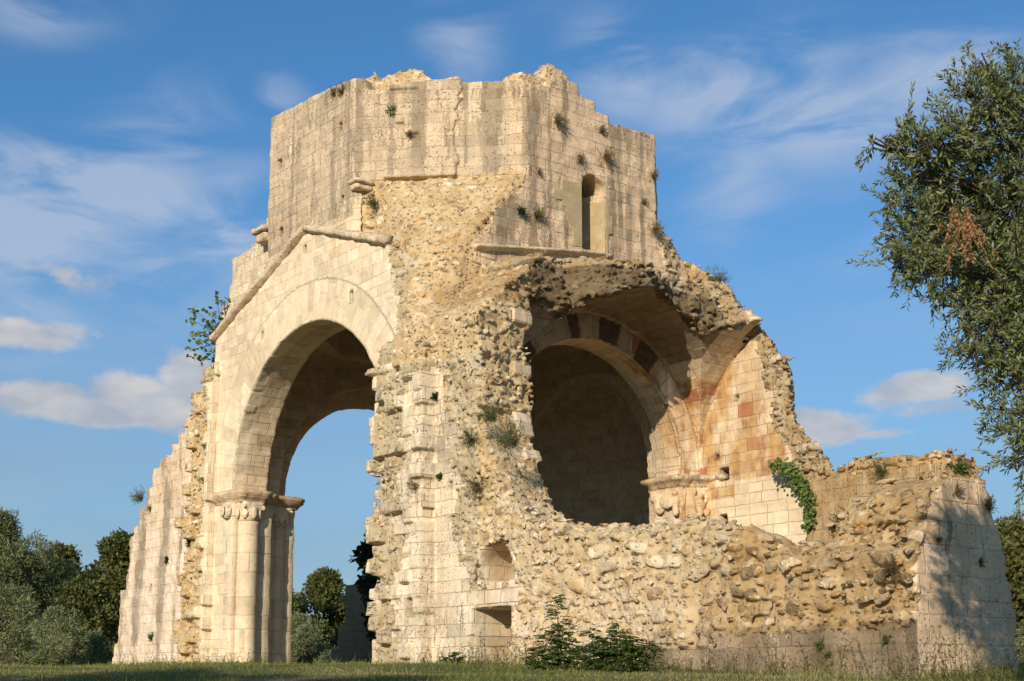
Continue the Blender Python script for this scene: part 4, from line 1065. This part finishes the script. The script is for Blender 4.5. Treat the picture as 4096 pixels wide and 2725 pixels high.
def tree(name, px, ytop, rdist, width, label, cat, mat, L, Wd, dens, group=None, clr=.5, seed=0, base=None, lean=0., nclump=52, bottom=.12, flat=1.0, up=.25):
    rs = np.random.default_rng(seed)
    b_ = at_dist(px, 1560, rdist); x0, y0 = b_.x, b_.y; z0 = gh(x0, y0)-.05
    top = at_dist(px, ytop, rdist).z; Hh = top-z0
    o = empty(name, (x0, y0, z0)); tag(o, label, cat, group)
    cl = []
    for i in range(nclump):
        f = bottom+(1-bottom)*rs.random()**.8; a = rs.random()*2*np.pi
        w_ = width*.5*(.75+.5*math.sin(a*2+seed)*math.sin(f*9+seed*2)+.15)*math.sin(min(1, (f-bottom)/(1-bottom)*.93+.22)*math.pi)**.6
        q = w_*math.sqrt(rs.random())*.95
        cr = Hh*.062*(.7+1.1*rs.random())*flat
        z_ = min(f*Hh, Hh-cr*.8)
        cl.append((np.array([q*math.cos(a), q*math.sin(a), z_]), np.array([cr*1.25, cr*1.25, cr])))
    leaf_obj('crown', crown_leaves(cl, dens, L, Wd, up=up), mat, o)
    segs = [[((0, 0, -.2), .05*Hh*.5+.06), ((.05*Hh*lean, .03, Hh*.3), .03*Hh*.5+.05), ((.1*Hh*lean, .05, Hh*.75), .03)]]
    for c_, r_ in cl[::2]:
        s0 = np.array([.04*Hh*lean, .03, max(.15*Hh, c_[2]*.55)])
        segs.append([(s0, .015*Hh*.5+.015), ((s0+c_)/2+np.array([0, 0, .08*Hh*.5]), .02), (c_, .01)])
    tubes('trunk', segs, BARK, o)
    return o

# background trees beyond the ruin
tree('olive_tree', -25, 1180, 54, 6.4, 'dark olive tree cut by the left picture edge, tallest of the left trees', 'tree', OLIVE, .14, .035, 900, 'trees left of the ruin', seed=1)
tree('oak_tree', 125, 1262, 60, 5.5, 'leafy green oak with a pointed top behind the pale olive bush', 'tree', OAK, .17, .11, 330, 'trees left of the ruin', seed=2)
tree('oak_tree', 60, 1300, 64, 4.5, 'lower green oak between the dark olive tree and the pointed oak', 'tree', OAK, .17, .11, 330, 'trees left of the ruin', seed=12)
tree('oak_tree', 268, 1238, 56, 5.0, 'leafy green oak rising right beside the far left end of the ruin wall', 'tree', OAK, .17, .11, 330, 'trees left of the ruin', seed=3)
tree('oak_tree', 205, 1322, 66, 5.0, 'low rounded green oak between two taller oaks left of the ruin', 'tree', OAK, .17, .11, 330, 'trees left of the ruin', seed=4)
tree('olive_bush', 118, 1402, 44, 3.0, 'bushy silvery olive low in front of the left oaks', 'olive tree', SILVER, .12, .03, 1300, 'trees left of the ruin', seed=5, bottom=.03, flat=1.2, nclump=34)
tree('olive_bush', 30, 1440, 42, 2.6, 'dim silvery olive sapling at the bottom left corner', 'olive tree', OLIVE, .12, .03, 1100, 'trees left of the ruin', seed=15, bottom=.03, flat=1.5, nclump=22)
tree('olive_bush', 215, 1455, 46, 2.8, 'small green olive against the foot of the left wall', 'olive tree', OLIVE, .12, .03, 1100, 'trees left of the ruin', seed=25, bottom=.03, flat=1.5, nclump=22)
tree('oak_tree', 640, 1335, 62, 4.2, 'loose airy green tree beside the columns, seen through the big arch', 'tree', OAK, .17, .11, 240, 'trees seen through the big arch', seed=6)
tree('oak_tree', 745, 1318, 66, 6.0, 'broad olive green tree in the middle of the big arch', 'tree', OAK, .17, .11, 330, 'trees seen through the big arch', seed=7)
tree('oak_tree', 840, 1350, 68, 5.0, 'green tree behind the small ruined wall in the arch', 'tree', OAK, .17, .11, 330, 'trees seen through the big arch', seed=17)
tree('olive_bush', 688, 1420, 54, 3.4, 'silvery olive bush low in the big arch', 'olive tree', SILVER, .12, .03, 1200, 'trees seen through the big arch', seed=8, bottom=.03, flat=1.5, nclump=40)
tree('oak_tree', 2345, 1205, 48, 4.5, 'green tree at the right picture edge behind the corner wall', 'tree', OAK, .16, .10, 420, seed=9)
tree('olive_bush', 2362, 1450, 36, 1.6, 'small silvery olive low beside the corner wall at the right edge', 'olive tree', SILVER, .1, .028, 1400, seed=10, bottom=.03, flat=1.5, nclump=20)
for i, (px, lb) in enumerate(((30, 'distant dark tree farthest left, seen low between the left trees'), (210, 'distant dark tree low behind the oaks nearest the far left wall'), (585, 'distant dark tree hidden mostly by the columns'), (760, 'distant dark tree low in the middle of the big arch'), (2315, 'distant dark tree low behind the corner wall at the right edge'))):
    tree('hedge_tree', px, 1440+(i % 3)*14, 95+(i % 4)*7, 14, lb, 'tree', OAK, .3, .2, 60, 'distant tree belt', seed=30+i, bottom=.02, flat=1.4, nclump=40)
# fig tree in the shade beyond the arch
tree('fig_tree', 884, 1212, 43.5, 1.9, 'dark broad leaved fig tree in the shade at the right side of the big arch', 'tree', DARK, .2, .17, 300, seed=11, bottom=.3, nclump=22, up=-.2)

# ------------------------------------------------------------------ olive in the right foreground
def olive_near(name, clumps, anchor, base_xy, label, dead=None, ntw=1.0, leafL=.068, seed=3):
    rs = np.random.default_rng(seed)
    z0 = gh(*base_xy)-.05; o = empty(name, (base_xy[0], base_xy[1], z0)); tag(o, label, 'olive tree')
    O = np.array([base_xy[0], base_xy[1], z0])
    C_, D_, W_, LR_ = [], [], [], []; twigs = []
    for c_, r_ in clumps:
        c_ = np.asarray(c_); n = int(ntw*150*(r_*r_)/(.35**2)*.9)
        dirs = rs.normal(size=(n, 3)); dirs /= np.linalg.norm(dirs, axis=1)[:, None]
        st_ = c_+dirs*(r_*(.15+.75*rs.random(n)**.55))[:, None]
        td = dirs*.9+rs.normal(size=(n, 3))*.45+np.array([0, 0, .18]); td /= np.linalg.norm(td, axis=1)[:, None]
        tl = .16+.16*rs.random(n)
        bend = rs.normal(size=(n, 3))*.25+np.array([0, 0, -.12])
        K = 11
        for k in range(K):
            f = (k+.6)/K
            p = st_+td*(tl*f)[:, None]+bend*(tl*f*f)[:, None]
            tang = td+bend*2*f
            sd = np.cross(tang, rs.normal(size=3)+0*tang); sd /= np.linalg.norm(sd, axis=1)[:, None]+1e-9
            for sg in (-1, 1):
                dd_ = tang*.75+sd*sg*.75+rs.normal(size=(n, 3))*.22
                C_.append(p); D_.append(dd_); LR_.append(np.clip(rs.normal(.45, .25, n), 0, 1))
        if len(twigs) < 5200:
            for j in range(0, n, 2):
                a = st_[j]; b = a+td[j]*tl[j]*.5+bend[j]*tl[j]*.25; e_ = a+td[j]*tl[j]+bend[j]*tl[j]
                twigs.append([(a-td[j]*.1, .003), (b, .0025), (e_, .0015)])
    C = np.vstack(C_); D = np.vstack(D_); n = len(C)
    leaf_obj('foliage', [leaves(C, D, leafL*(.7+.6*rs.random(n)), .0195*(.8+.5*rs.random(n)), lr=np.concatenate(LR_))], OLIVE, o, O)
    tubes('twigs', twigs, BARK, o, O, 3)
    segs = [[(O+[0, 0, -.2], .26), (O+[.05, .05, .7], .19), (O*.6+np.asarray(anchor)*.4, .15), (anchor, .1)]]
    hubs = [np.asarray(c_) for c_, r_ in clumps if r_ > .36] or [np.asarray(anchor)]
    for h_ in hubs: segs.append([(anchor, .05), ((np.asarray(anchor)+h_)/2+rs.normal(size=3)*.12, .032), (h_, .018)])
    for c_, r_ in clumps:
        c_ = np.asarray(c_); hb = min(hubs, key=lambda q: np.linalg.norm(q-c_)); m_ = (hb+c_)/2+rs.normal(size=3)*.08
        if np.linalg.norm(hb-c_) > .05: segs.append([(hb, .016), (m_, .011), (c_, .006)])
        for j in range(4):
            e_ = c_+rs.normal(size=3)*r_*.55; segs.append([(m_+(c_-m_)*.6, .012), ((c_+e_)/2+rs.normal(size=3)*.04, .008), (e_, .004)])
    tubes('trunk', segs, BARK, o, O)
    if dead is not None:
        CC, DD = [], []; st2 = []
        for j in range(24):
            s0 = np.asarray(dead)+rs.normal(size=3)*[.055, .055, .05]; p = s0.copy(); pl_ = [(p.copy(), .003)]
            dr_ = np.array([rs.normal()*.35, rs.normal()*.35, -1.]); ln = .2+.25*rs.random()
            for k in range(14):
                p = p+dr_*ln/14+rs.normal(size=3)*.004; dr_[2] -= .02; pl_.append((p.copy(), .0025))
                if k > 2:
                    for _ in range(3): CC.append(p.copy()); DD.append(np.array([rs.normal()*.6, rs.normal()*.6, -.9]))
            st2.append(pl_)
        leaf_obj('dead_leaves', [leaves(np.array(CC), np.array(DD), .05, .014)], DEAD, o, O)
        tubes('dead_twigs', st2, DRY, o, O, 3)
    return o
def cl_(px, py, rr, rd): return (tuple(at_dist(px, py, rd)), rr*.84*rd/3143)
CL = [cl_(2335, 190, 62, 13.2), cl_(2262, 235, 58, 13.0), cl_(2200, 300, 45, 13.0), cl_(2210, 215, 30, 13.1), cl_(2150, 330, 42, 12.8), cl_(2255, 140, 26, 13.0), cl_(2100, 330, 34, 12.9), cl_(2045, 335, 26, 12.9), cl_(2085, 290, 24, 12.9),
      cl_(2010, 328, 18, 12.9), cl_(2110, 400, 55, 13.0), cl_(2090, 470, 50, 13.1), cl_(2100, 550, 60, 13.0), cl_(2075, 610, 45, 12.8), cl_(2150, 620, 60, 13.0), cl_(2200, 700, 45, 13.2), cl_(2200, 400, 80, 13.3), cl_(2200, 560, 95, 13.6),
      cl_(2290, 330, 90, 13.4), cl_(2330, 480, 110, 13.6), cl_(2310, 640, 105, 13.5), cl_(2290, 770, 74, 13.3), cl_(2240, 825, 34, 13.1), cl_(2325, 890, 52, 13.3), cl_(2330, 780, 90, 13.6), cl_(2300, 940, 28, 13.2), cl_(2362, 990, 46, 13.1), cl_(2345, 1060, 36, 13.0), cl_(2370, 1120, 20, 12.9), cl_(2362, 1180, 10, 12.8),
      cl_(2180, 480, 70, 14.0), cl_(2150, 530, 60, 14.2), cl_(2280, 680, 76, 14.2), cl_(2250, 560, 90, 14.6), cl_(2400, 300, 120, 14.0), cl_(2420, 560, 150, 14.2), cl_(2430, 820, 130, 14.0), cl_(2410, 980, 80, 13.6), cl_(2560, 480, 170, 14.2), cl_(2580, 760, 170, 14.0), cl_(2490, 240, 105, 13.8), cl_(2700, 600, 150, 14.2), cl_(2540, 980, 100, 13.6)]
anc = tuple(at_dist(2560, 1000, 14.0)); bs = at_dist(2590, 1500, 14.1)
olive_near('olive_tree', CL, anc, (bs.x, bs.y), 'large near olive at the right edge with a tuft of dead orange leaves', dead=tuple(at_dist(2213, 478, 12.72)))
# an olive outside the frame on the left; it shades the turf in front of the ruin
CL2 = [((-24+rng.normal()*1.1, -18.6+rng.normal()*1.3, 3.9+rng.normal()*.8), .75) for _ in range(16)]
olive_near('olive_tree', CL2, (-24.0, -18.6, 2.2), (-24.0, -18.7), 'olive tree outside the view on the left, shading the turf', ntw=.35, leafL=.09, seed=8)

# ------------------------------------------------------------------ turf
def blades(pts, h, w, lean=.35, lr=None):
    n = len(pts); d = np.stack([rng.normal(size=n)*lean, rng.normal(size=n)*lean, np.ones(n)], 1)
    return leaves(pts, d, h, w, lr=lr)
GRASS = leaf_mat('grass_blade', [(.07, .10, .02), (.14, .165, .04), (.27, .25, .09), (.44, .37, .19)], .35)
n = 90000
rr_ = 14.5+16*rng.random(n)**.9; aa_ = YAW+np.radians(-22+44*rng.random(n))
gx = CAM[0]+rr_*np.cos(aa_); gy = CAM[1]+rr_*np.sin(aa_)
ok = ~((gx > -5.2) & (gy > -17.1) & (gy < 12.5))
gx, gy = gx[ok], gy[ok]; n = len(gx)
pt = np.stack([gx, gy, gznoise(gx, gy)-.01], 1)
dryf = np.clip(.42+.35*vnoise(gx, gy, 0*gx, .5, 3)+rng.normal(size=n)*.22, 0, 1)
hgt = (.035+.05*rng.random(n))*(1+.6*vnoise(gx, gy, 0*gx, .8, 4))
hgt = np.where(rng.random(n) < .03, hgt*2.2, hgt)
nw_ = (gx > -6.0) | (gy < -17.6) & (gx > -6); hgt = np.where(nw_, hgt*(1+1.6*rng.random(n)), hgt)
tag(leaf_obj('grass', [blades(pt, hgt, .009, .5, dryf)], GRASS), 'short mixed green and straw coloured turf in front of the ruin', 'grass', kind='stuff')

# ------------------------------------------------------------------ plants on and by the walls
def tuft(px, py, ax, pv, size, mat, label, n=90, out=None, name='wall_tuft', L=None, W_=.012, droop=.0, spread=1.0):
    p = on_plane(px, py, ax, pv); nrm = np.array([-1., 0, 0]) if ax == 0 else np.array([0, -1., 0])
    o = empty(name, p); tag(o, label, 'wall plant')
    st_ = []; C, D = [], []
    for i in range(n//3):
        d = nrm*(.6+.5*rng.random())+rng.normal(size=3)*.55*spread+np.array([0, 0, .45-droop]); d /= np.linalg.norm(d)
        q = np.zeros(3)-nrm*.04; pl_ = [(q.copy(), .004)]; l_ = size*(.55+.6*rng.random())
        for k in range(4):
            q = q+d*l_/4; d = d+rng.normal(size=3)*.22+np.array([0, 0, .08-droop*.4]); d /= np.linalg.norm(d); pl_.append((q.copy(), .003-.0005*k))
            for _ in range(5): C.append(q-d*l_/4*rng.random()); D.append(d+rng.normal(size=3)*.7)
        st_.append(pl_)
    tubes('stems', st_, DRY, o, None, 3)
    leaf_obj('leaves', [leaves(np.array(C), np.array(D), L or size*.22, W_)], mat, o)
    return o
TF = [(770, 218, 0, -5, .24, DRY, 'dry brown tuft on the drum top, left of two'), (790, 215, 0, -5, .28, DRY, 'dry brown tuft on the drum top, right of two'),
      (862, 470, 0, -4.7, .3, HERB, 'bushy tuft at the left edge of the rubble below the drum'), (942, 312, 0, -4.1, .16, DRY, 'small reddish tuft in the middle face of the drum'),
      (905, 262, 0, -4.3, .22, GREEN, 'green sprig growing high on the middle face of the drum'), (1280, 280, 1, -5, .34, DRY, 'brown tuft high on the right drum face near its left edge'),
      (1383, 305, 1, -5, .24, DRY, 'brown tuft high on the right drum face below the stepped top'), (1392, 362, 1, -5, .34, DRY, 'largest brown tuft, above the drum window on its right'),
      (1335, 372, 1, -5, .26, DRY, 'straggly brown tuft directly above the drum window arch'), (1240, 402, 1, -5, .18, DRY, 'small brown tuft below the right drum corner'),
      (1505, 412, 1, -5, .26, DRY, 'tuft sticking out at the right outline of the drum'), (1506, 530, 1, -5.1, .34, DRY, 'drooping tuft low at the right outline of the drum'),
      (1480, 470, 1, -5, .18, HERB, 'small thin tuft near the right end of the drum face'), (1236, 500, 1, -5.05, .3, HERB, 'green tuft on the wall left of the drum window'), (1200, 490, 1, -5.05, .16, DARK, 'tiny dark tuft left of the green one by the drum window'),
      (1238, 640, 1, -6.3, .3, DARK, 'dark tuft hanging at the broken left end of the vault'), (1645, 655, 1, -5.6, .5, HERB, 'tall wispy weeds on the sloping top right of the drum'), (1675, 700, 1, -5.8, .28, DRY, 'brown tuft on the little wall end right of the drum'),
      (978, 800, 0, -5.1, .24, DARK, 'dark green tuft above the pale pilaster of the pier'), (1135, 965, 0, -5.1, .46, HERB, 'upper green bush on the rubble pier'), (1185, 1020, 0, -5.1, .52, HERB, 'large green bush at the right edge of the rubble pier'),
      (1085, 1015, 0, -5.1, .3, HERB, 'thin straggly weeds left of the large pier bush'), (960, 1130, 0, -5.25, .3, DRY, 'dry tuft on the pier beside the arch opening'), (1012, 1100, 0, -5.05, .12, GREEN, 'small green fern on the pale pilaster'), (1003, 918, 0, -5.05, .14, DARK, 'small dark fern high on the pale pilaster'),
      (965, 1245, 0, -5.25, .2, DRY, 'small dry tuft low on the arch side of the pier'), (1100, 1120, 0, -5.05, .34, DRY, 'brown straggling weeds on the pier above the niches'),
      (325, 1150, 0, -4.6, .42, HERB, 'bushy tuft on the outer edge of the far left wall'), (347, 1175, 0, -4.6, .18, HERB, 'upper green tuft on the stained far left wall'), (385, 1290, 0, -4.6, .14, DARK, 'small dark tuft mid height on the far left wall'), (350, 1470, 0, -4.6, .2, GREEN, 'leafy green plant low on the far left wall'), (436, 1252, 0, -5.1, .14, DARK, 'tiny tuft on the broken edge of the left pier'),
      (1955, 1215, 0, -4.2, .34, GREEN, 'light green tuft behind the top of the low rubble wall'), (2055, 1310, 0, -5, .36, DRY, 'dark dry bush hanging on the rubble near the corner wall'), (2200, 1135, 1, -17, .18, DRY, 'reddish tuft near the top of the corner wall'), (2270, 1165, 1, -17, .22, DRY, 'brown tuft on the right outline of the corner wall'), (2160, 1245, 1, -17, .1, HERB, 'small tuft left of centre on the corner wall'), (2255, 1300, 1, -17, .13, HERB, 'small dark tuft in the shade on the corner wall'),
      (1480, 0, 1, -5, 0, None, ''), (1790, 1080, 0, 3.0, .26, DARK, 'dark scrub at the head of the ivy'), (2030, 1090, 0, 3.0, .4, HERB, 'sparse weeds on the top of the far rubble wall'), (2210, 1085, 1, -16.5, .2, GREEN, 'thin green stalks on top of the corner wall'),
      (1895, 1490, 0, -5, .14, GREEN, 'green sprig on the ledge of the plinth, left'), (2045, 1478, 0, -5, .12, GREEN, 'green sprig on the ledge of the plinth near the corner wall'), (1905, 1510, 0, -5.05, .1, HERB, 'small sprig just under the plinth ledge')]
for q in TF:
    if q[5] is None: continue
    px, py, ax_, pv, sz, mt, lb = q
    tuft(px, py, ax_, pv, sz, mt, lb, n=int(60+160*sz), droop=.35 if mt is DRY and sz > .3 else 0., W_=.02 if mt in (GREEN, DARK) else .009, L=None if mt not in (GREEN, DARK) else .05)
# ivy on the edge of the inner wall
p0 = [on_plane(x_, y_, 0, 2.98) for x_, y_ in ((1792, 1068), (1820, 1078), (1838, 1100), (1850, 1125), (1862, 1150), (1868, 1180), (1862, 1215))]
o = empty('ivy', p0[0]); tag(o, 'bright green ivy trailing down the gap at the edge of the inner wall', 'ivy')
C, D = [], []
for i in range(560):
    f = rng.random()**1.1*(len(p0)-1); k = int(f); a = np.array(p0[k])*(1-f+k)+np.array(p0[min(k+1, len(p0)-1)])*(f-k)
    wd = .115*(1-f/7.5)+.035
    C.append(a+rng.normal(size=3)*[.06, wd, wd*.6]-np.array([.05, 0, 0])-np.array(p0[0])); D.append(np.array([-.3, rng.normal()*.6, -.8+rng.normal()*.4]))
nn = np.tile([-1., -.4, .3], (len(C), 1))+rng.normal(size=(len(C), 3))*.4
leaf_obj('leaves', [leaves(np.array(C), np.array(D), .085, .085, N=nn)], GREEN, o)
tubes('stem', [[(np.array(q)-np.array(p0[0]), .012) for q in p0]], BARK, o)
# fig on the left shoulder
p0 = on_plane(512, 760, 0, -4.7); o = empty('fig_bush', p0); tag(o, 'young fig with broad leaves growing out of the left shoulder of the gable', 'fig')
segs = []; C, D = [], []
for px, py in ((440, 735), (455, 720), (448, 775), (470, 830), (480, 800), (455, 760), (500, 695), (515, 690), (478, 745), (490, 770), (465, 800), (495, 820), (445, 805), (485, 725), (500, 745)):
    e = np.array(on_plane(px, py, 0, -4.9+rng.normal()*.2))-np.array(p0); m_ = e*.5+np.array([0, 0, -.12])+rng.normal(size=3)*.05
    segs.append([((0, 0, 0), .018), (m_, .012), (e, .006)])
    for j in range(9): C.append(e+rng.normal(size=3)*.11); D.append(rng.normal(size=3)+np.array([-.3, 0, -.4]))
    for j in range(3): C.append(m_+rng.normal(size=3)*.13); D.append(rng.normal(size=3)+np.array([-.3, 0, -.4]))
leaf_obj('leaves', [leaves(np.array(C), np.array(D), .15, .13)], GREEN, o); tubes('branches', segs, BARK, o)
# leafy shrubs at the foot of the wall
def shrub(px, dist, spires, label, seed=0):
    rs = np.random.default_rng(seed); b_ = at_dist(px, 1535, dist); z0 = gh(b_.x, b_.y)-.03; o = empty('shrub', (b_.x, b_.y, z0)); tag(o, label, 'shrub', 'leafy shrubs at the foot of the rubble wall')
    C, D, LR, segs = [], [], [], []
    side = np.array([math.sin(YAW), -math.cos(YAW), 0]); fw = np.array([math.cos(YAW), math.sin(YAW), 0])
    for (sx, sh, ln) in spires:
        base_ = side*sx*.5+fw*rs.normal()*.1; tip = side*(sx+ln)+np.array([0, 0, sh])+fw*rs.normal()*.12
        m_ = (base_+tip)/2+np.array([0, 0, .15*sh]); segs.append([(base_, .012), (m_, .008), (tip, .003)])
        K = int(sh*34)+8
        for k in range(K):
            f = .12+.88*k/K; p = base_*(1-f)**2+2*m_*f*(1-f)+tip*f*f; tg = (tip-base_)/np.linalg.norm(tip-base_)
            a = rs.random()*6.28; sd = np.array([math.cos(a), math.sin(a), .25])
            ll = (.16+.18*(1-f))*min(1, sh/.5)
            for q in range(8):
                pp = p+sd*ll*(q+1)/8-np.array([0, 0, .25*ll*((q+1)/8)**2])
                for sg in (-1, 1):
                    ac = np.cross(sd, [0, 0, 1])*sg; C.append(pp); D.append(ac+sd*.5+np.array([0, 0, -.35])+rs.normal(size=3)*.2); LR.append(rs.random()*.7)
    leaf_obj('leaves', [leaves(np.array(C), np.array(D), .062, .03, N=np.tile([0, 0, 1.], (len(C), 1))+rng.normal(size=(len(C), 3))*.5, lr=np.array(LR))], GREEN, o)
    tubes('stems', segs, BARK, o, None, 4); return o
S1 = [(0, 1.25, .0), (.05, .8, .05), (-.1, .6, -.15), (.1, .55, .12), (.0, .7, -.05), (-.2, .4, -.2), (.2, .4, .2), (.05, .5, 0)]
shrub(1285, 22.3, S1, 'narrow leafy shrub with one tall spire at the foot of the rubble wall', 1)
shrub(1245, 22.4, [(0, .35, -.1), (.1, .3, .1), (-.1, .25, -.15)], 'lowest leafy shrub, left of the tall spired one', 2)
shrub(1372, 21.9, [(0, .7, -.1), (-.1, .45, -.2), (.1, .5, .1), (.2, .6, .1), (0, .4, 0), (-.2, .35, -.1), (.1, .4, .25)], 'middle leafy shrub between the spired and the broadest one', 3)
shrub(1440, 21.7, [(0, .8, -.12), (.1, .6, .05), (-.2, .6, -.2), (.3, .5, .2), (.1, .45, .1), (-.1, .7, 0), (.2, .4, .3), (-.3, .45, -.2), (.0, .5, .1), (.2, .55, .1), (-.1, .4, -.1), (.15, .35, .0)], 'broadest dense leafy shrub at the foot of the rubble wall', 4)
shrub(1042, 25.5, [(0, .28, .1), (.1, .2, .12), (-.1, .2, -.1)], 'small leafy sprout at the foot of the pier', 5)
# tall weeds
def weeds(px0, px1, dist, n, h, label, mat=HERB):
    pc = at_dist((px0+px1)/2, 1535, dist); o = empty('weeds', (pc.x, pc.y, gh(pc.x, pc.y))); tag(o, label, 'weeds')
    segs, C, D = [], [], []
    for i in range(n):
        b_ = at_dist(px0+(px1-px0)*rng.random(), 1535, dist+rng.normal()*.25); q = np.array([b_.x, b_.y, gh(b_.x, b_.y)])-np.array(o.location)
        hh = h*(.35+.8*rng.random()); d = np.array([rng.normal()*.25, rng.normal()*.25, 1.]); pl_ = [(q.copy(), .004)]
        for k in range(6):
            q = q+d*hh/6; d = d+rng.normal(size=3)*.14; pl_.append((q.copy(), .0035-.0004*k))
            for _ in range(4): C.append(q.copy()); D.append(rng.normal(size=3)+np.array([0, 0, .4]))
            if rng.random() < .35:
                e = q+rng.normal(size=3)*.09+np.array([0, 0, .08]); segs.append([(q.copy(), .002), (e, .0015)])
                for _ in range(3): C.append(e); D.append(rng.normal(size=3)+np.array([0, 0, .4]))
        segs.append(pl_)
    tubes('stems', segs, DRY, o, None, 3)
    leaf_obj('leaves', [leaves(np.array(C), np.array(D), .035, .014)], mat, o)
weeds(1690, 1860, 20.6, 26, .42, 'straggly weeds in front of the plinth, left stretch')
weeds(1870, 2010, 19.9, 20, .5, 'green and straw weeds in front of the plinth, middle stretch', GREEN)
weeds(2010, 2130, 19.3, 20, .42, 'dry weeds in front of the plinth beside the corner wall')
weeds(2130, 2250, 18.9, 26, .62, 'tallest dry weeds, in front of the corner wall')
weeds(2250, 2357, 18.7, 24, .36, 'low weeds at the right foot of the corner wall')
weeds(1500, 1690, 21.2, 40, .26, 'low weeds between the broad shrub and the plinth step')
weeds(1090, 1240, 23.6, 34, .4, 'thin weeds below the square niche')
weeds(965, 1080, 25.6, 26, .28, 'thin weeds at the foot of the pale pilaster')
weeds(270, 440, 39.5, 60, .55, 'weeds at the foot of the far left wall')
weeds(440, 620, 32.5, 50, .35, 'weeds at the foot of the columns')
print('all', round(time.time()-T0, 1))
